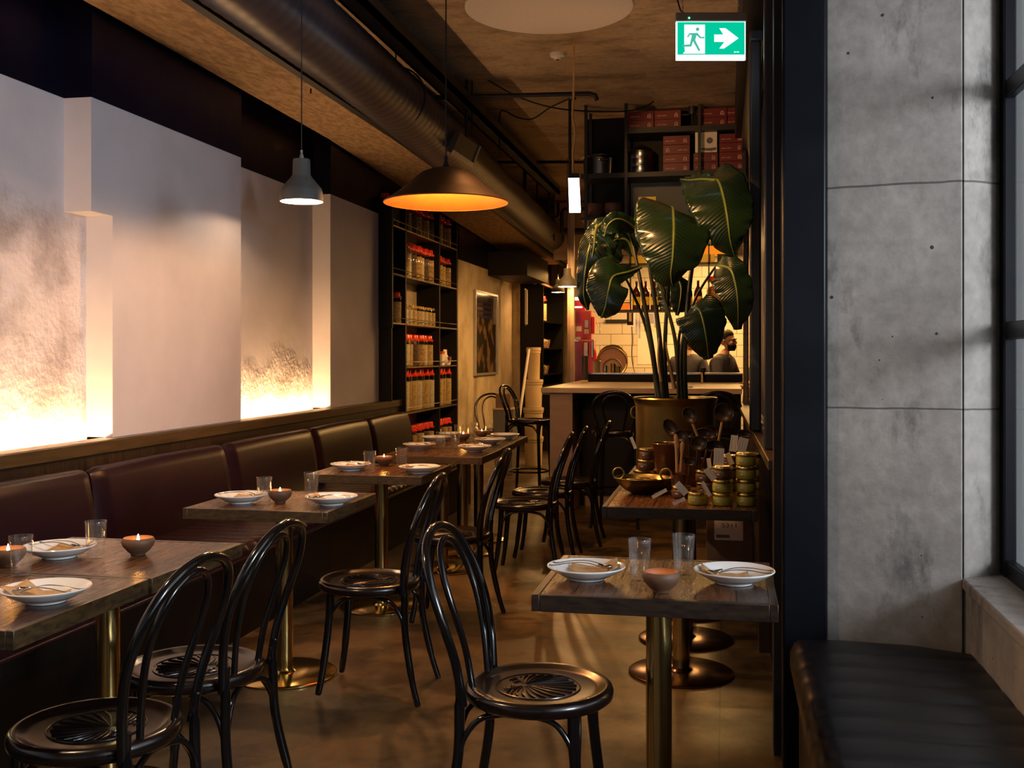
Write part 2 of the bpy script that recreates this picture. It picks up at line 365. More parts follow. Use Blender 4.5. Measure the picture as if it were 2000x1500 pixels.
def tilemat():
    m,nt,b=newmat('white_kitchen_tiles'); L=nt.links
    tc=node(nt,'ShaderNodeTexCoord'); mp=node(nt,'ShaderNodeMapping'); mp.inputs['Rotation'].default_value=(R(90),0,0); L.new(tc.outputs['Object'],mp.inputs[0])
    br=node(nt,'ShaderNodeTexBrick'); L.new(mp.outputs[0],br.inputs[0]); br.inputs['Scale'].default_value=1
    br.inputs['Brick Width'].default_value=.3; br.inputs['Row Height'].default_value=.15; br.inputs['Mortar Size'].default_value=.004
    br.inputs['Color1'].default_value=(.62,.56,.45,1); br.inputs['Color2'].default_value=(.58,.52,.42,1); br.inputs['Mortar'].default_value=(.2,.15,.1,1)
    L.new(br.outputs[0],b.inputs['Base Color']); b.inputs['Roughness'].default_value=.25
    bp=node(nt,'ShaderNodeBump'); bp.inputs['Strength'].default_value=.3; bp.inputs['Distance'].default_value=.002; bp.invert=True; L.new(br.outputs['Fac'],bp.inputs['Height']); L.new(bp.outputs[0],b.inputs['Normal'])
    return m
M['tiles']=tilemat()
M['woodwool']=P('wood_wool_acoustic_board',(.34,.22,.12),.85,noise=(28,(.20,.12,.06),.4,.6,(1,.35,1)),bump=(60,.9,.004,(1,.3,1)))
M['picture']=None
def picmat():
    m,nt,b=newmat('framed_picture_reflection'); L=nt.links  # dark picture with blue bands painted for the reflection in its glass
    tc=node(nt,'ShaderNodeTexCoord'); sp=node(nt,'ShaderNodeSeparateXYZ'); L.new(tc.outputs['Object'],sp.inputs[0])
    st=math_(nt,'GREATER_THAN',math_(nt,'SINE',math_(nt,'MULTIPLY',sp.outputs[2],95.0)),.1)
    up=math_(nt,'GREATER_THAN',sp.outputs[2],.18)
    f=math_(nt,'MULTIPLY',st,up)
    n=node(nt,'ShaderNodeTexNoise'); n.inputs['Scale'].default_value=5; L.new(tc.outputs['Object'],n.inputs[0])
    r=node(nt,'ShaderNodeValToRGB'); e=r.color_ramp.elements; e[0].position=.5; e[0].color=(.012,.010,.010,1); e[1].position=.62; e[1].color=(.20,.11,.05,1); L.new(n.outputs['Fac'],r.inputs[0])
    mx=node(nt,'ShaderNodeMix',data_type='RGBA'); L.new(f,mx.inputs[0]); L.new(r.outputs[0],mx.inputs[6]); mx.inputs[7].default_value=(.03,.03,.10,1)
    top=math_(nt,'GREATER_THAN',sp.outputs[2],.52)
    m2=node(nt,'ShaderNodeMix',data_type='RGBA'); L.new(top,m2.inputs[0]); L.new(mx.outputs[2],m2.inputs[6]); m2.inputs[7].default_value=(.28,.24,.3,1)
    L.new(m2.outputs[2],b.inputs['Base Color']); b.inputs['Roughness'].default_value=.08; b.inputs['Coat Weight'].default_value=.6
    return m
M['picture']=picmat()

def roughplaster(name,ztop):
    m,nt,b=newmat(name); L=nt.links
    tc=node(nt,'ShaderNodeTexCoord'); sp=node(nt,'ShaderNodeSeparateXYZ'); L.new(tc.outputs['Object'],sp.inputs[0])
    def nz(s,d=6):
        n=node(nt,'ShaderNodeTexNoise'); n.inputs['Scale'].default_value=s; n.inputs['Detail'].default_value=d; L.new(tc.outputs['Object'],n.inputs[0]); return n.outputs['Fac']
    edge=math_(nt,'ADD',sp.outputs[2],math_(nt,'MULTIPLY',math_(nt,'SUBTRACT',nz(3),.5),.5))
    mr=node(nt,'ShaderNodeMapRange'); mr.interpolation_type='SMOOTHSTEP'; L.new(edge,mr.inputs[0])
    for i,v in enumerate((ztop-.05,ztop+.08,1.0,0.0)): mr.inputs[i+1].default_value=v
    mask=mr.outputs[0]
    r=node(nt,'ShaderNodeValToRGB'); e=r.color_ramp.elements; e[0].position=.40; e[0].color=(.56,.51,.54,1); e[1].position=.68; e[1].color=(.30,.26,.27,1); L.new(nz(4.5),r.inputs[0])
    r2=node(nt,'ShaderNodeValToRGB'); e=r2.color_ramp.elements; e[0].position=.35; e[0].color=(.56,.52,.56,1); e[1].position=.7; e[1].color=(.48,.445,.48,1); L.new(nz(2.3),r2.inputs[0])
    mx=node(nt,'ShaderNodeMix',data_type='RGBA'); L.new(mask,mx.inputs[0]); L.new(r2.outputs[0],mx.inputs[6]); L.new(r.outputs[0],mx.inputs[7]); L.new(mx.outputs[2],b.inputs['Base Color'])
    b.inputs['Roughness'].default_value=.62
    h=math_(nt,'ADD',math_(nt,'MULTIPLY',math_(nt,'MULTIPLY',nz(34,8),mask),1.0),math_(nt,'MULTIPLY',nz(5),.5))
    bp=node(nt,'ShaderNodeBump'); bp.inputs['Strength'].default_value=.8; bp.inputs['Distance'].default_value=.012; L.new(h,bp.inputs['Height']); L.new(bp.outputs[0],b.inputs['Normal'])
    return m
LDAY,LBACK,LK,PW,PD=55,1.0,1.35,50,70
LKEY=260
LUP=10
FILL_SPOTS=[(-.9,5.6,3.3,-1.0,5.2,0,85,52),(-.5,8.0,3.3,-1.0,7.4,0,80,60),(-.12,4.3,3.4,-.10,4.75,.8,75,24),
 (-1.2,9.3,2.6,-3.0,10.9,1.3,150,60),(-1.5,10.5,2.5,-2.9,13.8,1.5,110,46),(-.9,7.4,3.4,-1.35,9.3,.6,60,45),(-.9,3.6,2.9,-.28,5.6,2.0,190,26),(-.5,10.2,2.95,-.3,11.85,1.95,80,60),(-.9,7.2,3.1,-.25,9.2,3.0,40,36)]
M['ledstrip']=E('warm_led_strip',(1,.57,.24),250)
M['lacquer']=P('black_lacquered_beech',(.004,.0035,.004),.14,coat=.25,spec=.45,noise=(9,(.007,.005,.004),.4,.7))
M['seat']=P('dark_varnished_seat',(.005,.003,.0025),.24,coat=.1,spec=.5,noise=(6,(.012,.005,.0035),.35,.75,(1,8,1)))
M['leather']=P('oxblood_bench_leather',(.012,.004,.007),.33,coat=.0,spec=.15,noise=(4,(.018,.006,.009),.35,.7),bump=(45,.3,.0015))
M['leather_black']=P('black_bench_leather',(.003,.003,.005),.33,spec=.3,noise=(5,(.005,.005,.007),.4,.7),bump=(45,.25,.0015))
M['blackpanel']=P('black_laminate',(.005,.0035,.003),.5,spec=.2,noise=(5,(.008,.006,.005),.4,.7))
M['blacksteel']=P('black_painted_steel',(.003,.0035,.006),.34,.0,spec=.2,noise=(7,(.005,.0055,.009),.35,.7),bump=(20,.08,.001))
M['navy']=P('dark_navy_gloss_paint',(.004,.003,.011),.3,spec=.12,noise=(3,(.006,.005,.014),.4,.7),bump=(4,.25,.015))
M['ledgewood']=P('dark_oak_ledge',(.045,.026,.010),.35,noise=(3,(.09,.05,.02),.35,.7,(10,1,10)),bump=(6,.3,.001,(8,1,8)))
M['edgeband']=P('table_edge_wood',(.030,.018,.009),.33,noise=(3,(.085,.050,.020),.35,.7,(10,10,30)),bump=(8,.3,.001,(1,1,6)))
M['darkwood']=plankmat('dark_stained_boards',1,.16,[(.024,.012,.006),(.034,.017,.008),(.018,.009,.005)],rough=.4,bump=.3)
M['copper_in']=P('copper_leaf_inside',(.36,.085,.011),.55,.2,noise=(7,(.25,.055,.008),.35,.7))
M['stem']=P('dark_green_leaf_stalk',(.018,.024,.006),.35,noise=(5,(.035,.04,.012),.4,.7,(1,1,.3)))
M['gantry_grey']=P('grey_blue_steel_panel',(.085,.10,.115),.5,.0,noise=(2,(.065,.075,.09),.4,.7))
M['chilli']=P('orange_dried_chillies',(.6,.2,.03),.6,noise=(25,(.2,.05,.01),.42,.6,(1,1,3)),bump=(30,1,.01))
M['lightbar']=E('white_light_bar',(1,.85,.7),2.0)
M['lightpaper']=P('white_till_paper',(.85,.8,.7),.6,em=(1,.8,.6),es=.1)  # faint emission makes the slips look brighter lit
M['duct']=P('galvanised_duct_dark',(.034,.027,.035),.36,.0,spec=.35,noise=(4,(.024,.019,.025),.35,.7,(2,.6,2)))
M['plaster']=P('painted_plaster',(.56,.52,.56),.6,noise=(2.3,(.49,.455,.49),.35,.7),bump=(3.5,.3,.02))
M['plaster_rough']=P('rough_stone_render',(.56,.51,.53),.7,noise=(5,(.36,.31,.32),.42,.68),bump=(26,.6,.012))
M['jarfill_green']=P('green_pickle',(.40,.34,.04),.35,noise=(18,(.27,.22,.03),.4,.65))
M['jarfill_brown']=P('brown_chutney',(.16,.06,.018),.35,noise=(18,(.09,.035,.012),.4,.65))
M['pane']=P('dark_tinted_pane',(.01,.012,.016),.45,spec=.3,noise=(2,(.014,.016,.02),.4,.7))
M['brass_old']=P('aged_brass',(.30,.23,.08),.30,1,noise=(5,(.17,.125,.045),.35,.7),bump=(14,.25,.002))
M['disc']=P('pale_acoustic_felt',(.52,.46,.43),.9,noise=(60,(.47,.41,.39),.4,.7),bump=(120,.3,.001))
M['tabletop']=plankmat('reclaimed_plank_top',0,.105,[(.11,.046,.018),(.18,.08,.03),(.075,.033,.015),(.13,.058,.025),(.21,.10,.042),(.055,.025,.012)],rough=.27,bump=.3,spec=.35)
M['flame']=E('candle_flame',(1,.62,.22),90)
M['coconut']=P('coconut_shell',(.022,.011,.007),.4,noise=(30,(.05,.03,.018),.45,.7),bump=(50,.4,.001))
M['hair']=P('dark_brown_hair',(.012,.007,.004),.75,spec=.15,noise=(40,(.022,.012,.007),.4,.7,(1,1,.3)),bump=(80,.6,.002,(1,1,.2)))
M['red_box']=P('dark_red_card_box',(.14,.004,.009),.45,noise=(6,(.11,.003,.007),.4,.7))
M['litsteel']=P('daylit_window_steel',(.030,.033,.046),.33,.0,spec=.5,noise=(7,(.040,.043,.058),.35,.7),bump=(20,.06,.001))  # steel lightened to blue-grey in place of daylight on the posts
M['counter']=P('pale_stone_counter',(.40,.27,.16),.4,noise=(5,(.32,.21,.12),.4,.7))
M['stem']=P('dark_green_leaf_stalk',(.010,.015,.005),.35,noise=(5,(.022,.026,.008),.4,.7,(1,1,.3)))
M['lampgrey']=P('grey_concrete_shade',(.075,.073,.07),.7,noise=(12,(.055,.053,.05),.4,.7),bump=(30,.2,.001))
M['brass']=P('brushed_brass',(.70,.52,.20),.17,1,noise=(3,(.6,.42,.15),.35,.7,(1,1,3)))
M['bronze']=P('brown_bronze_base',(.22,.11,.06),.22,1,noise=(5,(.16,.08,.045),.4,.7))
M['terracotta']=P('terracotta_bowl',(.13,.06,.028),.6,noise=(14,(.085,.04,.02),.35,.7),bump=(40,.3,.001,(1,1,4)))
M['plastic_white']=P('cream_plastic',(.42,.31,.17),.5,noise=(5,(.36,.27,.14),.4,.7))
M['flame']=E('candle_flame',(1,.62,.22),60)
M['wax']=P('candle_wax',(.8,.36,.12),.5,em=(1,.3,.04),es=.15,noise=(8,(.7,.3,.1),.4,.7))  # weak emission put into the wax for the flame's glow
M['edgeshade']=P('shaded_table_edge_wood',(.012,.007,.005),.33,noise=(3,(.032,.018,.010),.35,.7,(10,10,30)),bump=(8,.3,.001,(1,1,6)))  # same edge wood, darkened for the shade at the column-side tables
M['redplastic']=P('red_jar_lid',(.75,.05,.015),.3,noise=(7,(.6,.03,.01),.4,.7),coat=.3)
M['housing_grey']=P('grey_sign_housing',(.30,.29,.28),.5,noise=(9,(.26,.25,.24),.4,.7))
# ================================================================ room shell
def thinglass():
    m,nt,b=newmat('window_pane_glass'); nt.nodes.remove(b); L=nt.links
    t=node(nt,'ShaderNodeBsdfTransparent'); t.inputs[0].default_value=(.93,.96,.97,1); g=node(nt,'ShaderNodeBsdfGlossy'); g.inputs['Roughness'].default_value=.02
    fr=node(nt,'ShaderNodeLayerWeight'); x=node(nt,'ShaderNodeMixShader')
    L.new(math_(nt,'MULTIPLY_ADD',math_(nt,'POWER',fr.outputs['Facing'],4.0),.55,.03),x.inputs[0]); L.new(t.outputs[0],x.inputs[1]); L.new(g.outputs[0],x.inputs[2]); L.new(x.outputs[0],nt.nodes['Material Output'].inputs[0]); return m
M['thinglass']=thinglass(); g0mat=M['thinglass']
CEIL=3.5
struct(MB().box(-3.6,1.3,-2.6,19.4,-.12,0).build('floor',M['floor'],smooth=0))
struct(MB().box(-3.6,1.3,-2.6,19.4,CEIL,CEIL+.15).build('ceiling',M['conc_ceil'],smooth=0))
struct(MB().box(-.575,.33,3.75,9.45,CEIL-.035,CEIL).build('trim_1',M['conc_ceil'],smooth=0))   # shallow slab step
XF,XR=-3.08,-3.23
def wallbox(n,x,y0,y1,z0,z1,m): return struct(MB().box(-3.5,x,y0,y1,z0,z1).build(n,m,smooth=0))
BAND=2.655
WY=lambda px,x: WX(px,x).y
Yn0,Yn1=9.33,WY(895,XF)
wl=MB()
for y0,y1,x,z0,z1 in ((-2.6,3.2,XF,0,BAND),(5.01,6.50,XF,0,BAND),(4.82,5.01,XF,2.09,BAND),(8.11,Yn0,XF,0,BAND),) if 0 else ((-2.6,3.2,XF,0,BAND),(5.01,6.50,XF,0,BAND),(4.82,5.01,XF,2.09,BAND),(8.11,Yn0,XF,0,BAND)):
    wl.box(-3.5,x,y0,y1,z0,z1)
wl.box(-3.5,XR,3.2,5.01,0,.9)
struct(wl.build('wall_left',M['plaster'],smooth=0))
# rough recessed render with real relief
def rough(y0,y1,z0,z1,x,nm,zt=2.0):
    r2=random.Random(3); ny,nz=110,110
    from mathutils import noise as NZ
    rows=[]
    for i in range(nz+1):
        z=z0+(z1-z0)*i/nz; row=[]
        for j in range(ny+1):
            y=y0+(y1-y0)*j/ny
            zz_=zt+.12*NZ.noise(Vector((2,y*4,z*2))); e=min(1,min(j,ny-j)/6)*min(1,min(i,nz-i)/4)*max(.12,min(1,(zz_+.05-z)/.12))
            k=.007*NZ.noise(Vector((1.1,y*3,z*3)))+.0035*NZ.noise(Vector((4,y*16,z*16)))+.002*NZ.noise(Vector((9,y*40,z*40)))
            row.append(Vector((x+k*e,y,z)))
        rows.append(row)
    m=MB().sheet(rows); m.box(-3.5,x-.03,y0,y1,z0,z1)
    return struct(m.build(nm,roughplaster(nm,zt),smooth=180))
rough(3.2,5.01,.9,BAND,XR,'wall_left_render',2.0)
rough(6.5,8.11,.9,BAND,XR,'wall_left_render',1.35)
wallbox('wall_left_low',XR,6.5,8.11,0,.9,M['plaster'])
nb=MB()
for y0,y1,x in ((-2.6,3.2,XF),(3.2,4.82,XR),(4.82,6.50,XF),(6.5,8.11,XR),(8.11,Yn0,XF)): nb.box(-3.5,x+.004,y0,y1,BAND,CEIL)
nb.box(-3.5,-3.2,Yn0,Yn1,2.60,CEIL); nb.box(-3.5,XF+.004,Yn1,19.3,2.50,CEIL)
struct(nb.build('wall_left_upper',M['navy'],smooth=0))
wo=MB(); Ya=WY(978,XF); Yb=WY(1000,XF-.12)
wo.box(-3.5,-3.2,Yn0,Yn1,0,2.60)
wo.box(-3.5,XF,Yn1,Ya,0,2.5); wo.box(-3.5,XF-.12,Ya,Yb,0,2.5); wo.box(-3.5,XF,Yb,19.3,0,2.5)
struct(wo.build('wall_left_old',M['plaster_old'],smooth=0))
struct(MB().box(-3.5,-1.9,19.2,19.4,0,CEIL).build('wall_far',M['plaster_old'],smooth=0))
struct(MB().box(-1.95,1.1,14.4,14.6,0,CEIL).build('wall_kitchen',M['tiles'],smooth=0))
struct(MB().box(-2.0,-1.9,14.4,19.4,0,CEIL).build('wall_partition',M['plaster_old'],smooth=0))
struct(MB().box(.335,.9,3.95,9.45,0,CEIL).box(.95,1.1,9.45,14.5,0,CEIL).build('wall_right',M['navy'],smooth=0))  # solid box behind the window posts added to keep daylight out
# concrete pier, angled slightly, and window reveal
pz=MB().hexa([(.331,3.70,0),(.735,3.605,0),(.80,3.95,0),(.331,3.95,0),(.331,3.70,CEIL),(.735,3.605,CEIL),(.80,3.95,CEIL),(.331,3.95,CEIL)])
struct(pz.build('wall_pier',M['conc_wall'],smooth=0,bevel=.004))
rv=MB().hexa([(.741,3.612,0),(.89,3.72,0),(.93,4.05,0),(.741,3.95,0),(.741,3.612,CEIL),(.89,3.72,CEIL),(.93,4.05,CEIL),(.741,3.95,CEIL)])
struct(rv.build('wall_reveal',M['conc_wall'],smooth=0,bevel=.006))
lw=MB().box(.745,1.3,-2.6,3.61,0,.635).box(.88,1.3,-2.6,3.61,3.15,CEIL).box(.88,1.3,-2.6,-1.4,.6,3.2)
struct(lw.build('wall_window_side',M['conc_wall'],smooth=0,bevel=.004))
struct(MB().box(.735,1.3,-1.4,3.78,.637,.672).build('trim_2',M['conc_wall'],smooth=30,bevel=.006))
# steel window: frame + panes
wf=MB(); x0,x1=.868,.905
ys=[3.585,3.40,2.35,1.3,.25,-.8,-1.36]
wf.box(x0,x1,3.645,3.74,.673,3.15)
for y in ys[2:]: wf.box(x0,x1,y-.03,y+.03,.673,3.15)
for z in (.70,1.455,2.22,3.12): wf.box(x0+.004,x1-.004,-1.36,3.65,z-.028,z+.028)
struct(wf.build('window_1',M['blacksteel'],smooth=0,bevel=.004))
wp=MB().box(.884,.888,-1.34,3.66,.70,3.1); o=wp.build('glazing',M['thinglass'],smooth=0); o['kind']='structure'; o.name='window_1_pane'
# wall behind the camera with a shopfront window
bw=MB().box(-3.5,-2.4,-2.6,-2.4,0,CEIL).box(-2.4,.9,-2.6,-2.4,0,.5).box(-2.4,.9,-2.6,-2.4,3.0,CEIL).box(.7,1.3,-2.6,-2.4,0,CEIL)
struct(bw.build('wall_back',M['conc_wall'],smooth=0))
w2=MB()
for x in (-2.4,-1.37,-.35,.67): w2.box(x-.03,x+.03,-2.5,-2.44,.5,3.0)
for z in (.52,1.7,2.98): w2.box(-2.4,.7,-2.5,-2.44,z-.03,z+.03)
struct(w2.build('window_2',M['blacksteel'],smooth=0))
o=MB().box(-2.4,.7,-2.475,-2.47,.5,3.0).build('window_2_pane',M['thinglass'],smooth=0); struct(o)
# steel column
sc=MB().box(.187,.327,3.66,3.80,0,CEIL)
struct(sc.build('trim_3',M['blacksteel'],smooth=30,bevel=.008)); 
sc=MB().box(.20,.315,3.80,3.95,0,CEIL).box(.165,.199,3.80,3.9,0,CEIL)
struct(sc.build('trim_4',M['blackmetal'],smooth=0))
# low wall under the internal windows, wood ledge, frames
struct(MB().box(.205,.335,3.95,9.4,0,.92).build('wall_right_low',M['blackpanel'],smooth=0))
struct(MB().box(.155,.203,5.1,9.35,0,.90).build('wall_right_cladding',M['darkwood'],smooth=0))
t=MB().hexa([(.165,4.32,.925),(.335,4.32,.925),(.335,9.35,.925),(.105,9.35,.925),(.165,4.32,.965),(.335,4.32,.965),(.335,9.35,.965),(.105,9.35,.965)])
struct(t.build('trim_5',M['ledgewood'],smooth=0,bevel=.004))
def frame_post(x0,x1,y0,y1,z0,z1,nm,m='litsteel'): return struct(MB().box(x0,x1,y0,y1,z0,z1).build(nm,M[m],smooth=30,bevel=.01))
frame_post(.166,.222,4.78,4.86,.966,3.3,'window_3')
frame_post(.130,.190,5.9,6.0,.966,3.06,'window_4')
frame_post(.19,.215,4.86,9.3,.966,1.01,'window_5')
frame_post(.13,.215,5.9,9.3,3.06,3.12,'window_6')
frame_post(.08,.335,4.9,9.4,3.18,CEIL-.036,'trim_6','blackmetal')
frame_post(.15,.195,9.22,9.30,0.0,3.18,'trim_7','ledgewood')
o=struct(MB().box(.25,.256,4.0,9.3,.97,3.2).build('window_7',M['pane'],smooth=0))
frame_post(.188,.20,4.2,4.28,0,3.4,'trim_8','ledgewood')
# ledge on the bench side
t=MB().box(-3.125,-2.985,.3,9.75,.925,.955).box(-3.01,-2.982,.3,9.75,.895,.955)
struct(t.build('trim_9',M['ledgewood'],smooth=30,bevel=.003))
struct(MB().box(-3.08,-2.995,.3,9.75,.40,.90).build('wall_left_panelling',M['darkwood'],smooth=0))
t=MB().box(-3.225,-3.126,.3,3.2,.925,.955).box(-3.225,-3.126,5.01,6.5,.925,.955).box(-3.225,-3.126,8.11,9.33,.925,.955)
struct(t.build('trim_10',M['ledgewood'],smooth=0))
# LED strips recessed behind the ledge
for y0,y1,l in ((3.25,4.98,'warm LED strip glowing behind the ledge at the stepped recess'),(6.53,8.08,'warm LED strip glowing behind the ledge at the second recess, beside the shelving pier')):
    r=thing('led_strip',l,'strip light',(-3.165,(y0+y1)/2,.93),0,'LED strips behind the ledge')
    h=(y1-y0)/2
    MB().box(-.013,.013,-h,h,-.006,0).build('channel',M['aluminium'],r,smooth=0)
    MB().box(-.009,.009,-h,h,.0005,.004).build('diffuser',M['ledstrip'],r,smooth=0)
# ---------------------------------------------------------------- soffit board, duct, ceiling things
pl=[(.2,3.09,-3.04,-2.54),(5,3.09,-3.04,-2.54),(8,3.07,-3.05,-2.52),(10.3,2.98,-3.06,-2.46),(11.7,2.93,-3.06,-2.45),(16.4,2.765,-3.06,-2.47)]
def along(pl,fn,m):
    rows=[]
    for p in pl:
        rows.append([Vector(q) for q in fn(*p)])
    n=len(rows[0]); m.sheet(rows,closed=True)
    b=len(m.v)-n*len(rows); m.f.append(tuple(range(b,b+n))); m.f.append(tuple(range(len(m.v)-n,len(m.v)))[::-1])
    return m
ra=thing('acoustic_soffit','long suspended wood wool board running above the bench along the wall','ceiling panel',(0,0,0))
along(pl,lambda y,z,a,b:[(a,y,z),(b,y,z),(b,y,z+.05),(a,y,z+.05)],MB()).build('board',M['woodwool'],ra,smooth=0)
along(pl,lambda y,z,a,b:[(b+.001,y,z-.028),(b+.055,y,z-.028),(b+.055,y,z+.03),(b+.001,y,z+.03)],MB()).build('edge_trim',M['blackmetal'],ra,smooth=0)
for y in (2.5,6.5,10.0,14.0):
    MB().tube([(-2.6,y,3.05),(-2.6,y,CEIL)],.006).build('hanger_rod',M['blackmetal'],ra)
dp=[(-1.0,-2.19,3.12,.20),(3,-2.19,3.12,.20),(6,-2.19,3.12,.20),(8.5,-2.20,3.06,.20),(11,-2.20,2.98,.185),(13.5,-2.22,2.92,.17),(16.3,-2.25,2.86,.15)]
c3=catmull([(a[1],a[0],a[2]) for a in dp],80); cr_=catmull([(a[3],0,0) for a in dp],80)
rs=[r.x+(.0028 if i%3==0 else 0) for i,r in enumerate(cr_)]
rd=thing('air_duct','round dark spiral-seam air duct hung along the ceiling beside the wood wool board','duct',(0,0,0))
MB().tube(c3,rs,n=40).build('duct_pipe',M['duct'],rd,smooth=80)
g=WD(905,290,8.33); mg=tr(*g)@rot(R(-2))@rot(R(22),'Y')
MB().obox(mg,.05,.56,.16).build('grille',M['blackmetal'],rd,smooth=0)
fr=MB(); fr.obox(mg@tr(.03,0,-.075),.012,.58,.035); fr.obox(mg@tr(.03,.28,0),.012,.02,.17)
fr.build('grille_frame',M['aluminium'],rd,smooth=0)
for y in (4.0,7.0):
    z=3.12 if y<7.5 else (3.0 if y<12 else 2.93); x=-2.19 if y<8 else (-2.24 if y<12 else -2.33); r_=.207 if y<8 else (.19 if y<12 else .175)
    MB().tube([(x+r_*math.cos(a),y,z+r_*math.sin(a)) for a in [2*math.pi*k/40 for k in range(40)]],.006,n=6,closed=True).tube([(x,y,z+r_),(x,y,CEIL)],.005).build('hanger_strap',M['blackmetal'],rd)
tg=MB(); 
tg.box(-2.02,-1.90,1.0,12.5,3.26,3.30).box(-2.02,-2.0,1,12.5,3.26,3.36).box(-1.92,-1.90,1,12.5,3.26,3.36)
o=tag(tg.build('cable_tray',M['blackmetal'],smooth=0),'black metal cable tray running above the air duct','cable tray')
for k,(px,py,d,w,l) in enumerate(((768,52,7.2,.19,'black disc loudspeaker hanging by the duct, the one under the exposed pipe'),(805,102,8.2,.19,'black disc loudspeaker hanging by the duct, the one farther down the room'))):
    c=WD(px,py,d); r=thing('ceiling_speaker',l,'loudspeaker',c,0,'disc loudspeakers by the duct')
    MB().lathe([(0,-.02),(w/2-.01,-.02),(w/2,-.01),(w/2,.01),(.03,.05),(0,.05)]).build('speaker_body',M['blackmetal'],r)
    MB().tube([(0,0,.05),(0,0,CEIL-c.z)],.008).build('mount_rod',M['blackmetal'],r)
# round felt disc on the ceiling
dc=Vector((-1.038,6.38,3.45))
r=thing('ceiling_disc','large round pale felt disc fixed flat to the concrete ceiling','ceiling panel',dc)
MB().lathe([(0,0),(.49,0),(.505,.008),(.505,.022),(0,.022)],n=96).build('felt_panel',M['disc'],r)
MB().lathe([(0,.023),(.47,.023),(.47,.05),(0,.05)],n=64).build('spacer',M['blackmetal'],r)
c=W(1089,104,CEIL); r=thing('smoke_detector','small white round smoke detector on the concrete ceiling','smoke detector',(c.x,c.y,CEIL-.045))
MB().lathe([(0,.0),(.022,0),(.03,.012),(.05,.02),(.055,.032),(.055,.0445),(0,.0445)]).build('detector_body',M['detector'],r)
MB().lathe([(0,-.004),(.012,-.004),(.014,0),(0,0)]).build('sensor_cap',M['blackmetal'],r)
# pipes and cables under the ceiling
def pipe(nm,label,cat,pts,r,mat='blackmetal',n=10,sm=0,group='black pipes under the ceiling'):
    p=catmull(pts,8) if sm else pts
    o=tag(MB().tube(p,r,n=n).build(nm,M[mat]),label,cat,group); return o
A=lambda px,py,d: WD(px,py,d)
pipe('ceiling_pipe','black pipe running across the ceiling with a downturned elbow end','pipe',[A(800,191,8.2),A(870,190,8.2),A(1150,183,8.2),A(1163,186,8.2),A(1166,196,8.2)],.018)
pipe('ceiling_conduit','thin black vertical conduit dropping beside the duct, first of the row','conduit',[A(848,36,7.9),A(848,165,7.9)],.007)
pipe('ceiling_conduit','black vertical conduit with a bent top, joined to the looping cable','conduit',[A(911,270,8.3),A(911,150,8.3),A(914,140,8.3),A(922,138,8.3)],.012)
pipe('ceiling_conduit','thin black conduit close behind the bent-top conduit','conduit',[A(922,145,8.35),A(922,260,8.35)],.007)
pipe('ceiling_cable','thin black cable sagging from the conduit across the concrete ceiling','cable',[A(914,138,8.3),A(935,146,8.3),A(1010,188,8.4),A(1090,212,8.5),A(1190,218,8.7),A(1250,212,8.9),A(1300,185,9.0),A(1345,172,9.05)],.006,sm=1)
pipe('ceiling_cable','black cable looping down between two conduits in the middle of the ceiling','cable',[A(976,300,9.3),A(976,225,9.3),A(986,217,9.3),A(1010,229,9.3),A(1040,232,9.2),A(1075,210,9.0),A(1112,193,8.6)],.007,sm=1)
pipe('ceiling_conduit','black conduit bracket reaching to the hanging exit lamp','conduit',[A(1113,380,8.6),A(1113,196,8.6),A(1125,192,8.6)],.012)
pipe('ceiling_pipe','black pipe stepping down behind the copper lamp, upper of the two level runs','pipe',[A(1140,297,11.5),A(1035,297,11.5),A(1027,301,11.5),A(1025,312,11.5),A(1025,395,11.5)],.02)
pipe('ceiling_pipe','black level pipe behind the copper lamp, lower of the two level runs','pipe',[A(945,316,11.8),A(1140,317,11.8)],.018)
pipe('ceiling_pipe','black level pipe over the amber-lit wall beyond the duct','pipe',[A(1050,394,13.5),A(1155,394,13.5)],.016)
pipe('ceiling_pipe','thick black level pipe just above the far end of the duct','pipe',[A(1060,452,13.8),A(1150,452,13.8)],.045)
for k,(px,a,b,l) in enumerate(((1014,275,320,'short thin black conduit stub above the pipe runs'),(1049,325,400,'thin black conduit standing beyond the pipe runs'),(1072,360,450,'thin black conduit, first before the amber-lit wall'),(1082,360,470,'thin black conduit, second before the amber-lit wall'),(1099,408,470,'black conduit before the amber-lit wall, close to the hanging exit lamp'),(1144,218,460,'long thin black conduit dropping beside the steel pans'))):
    pipe('conduit',l,'conduit',[A(px,a,13.2 if k!=5 else 9.6),A(px,b,13.2 if k!=5 else 9.6)],.012 if k!=5 else .006)
pipe('ceiling_conduit','black conduit bent in a U before the amber-lit wall','conduit',[A(1090,396,13.3),A(1090,420,13.3),A(1084,425,13.3),A(1074,425,13.3)],.02,sm=1)
pipe('ceiling_conduit','black conduit with a square elbow beside the hanging exit lamp','conduit',[A(1150,409,13.0),A(1102,409,13.0),A(1098,414,13.0),A(1098,455,13.0)],.026)
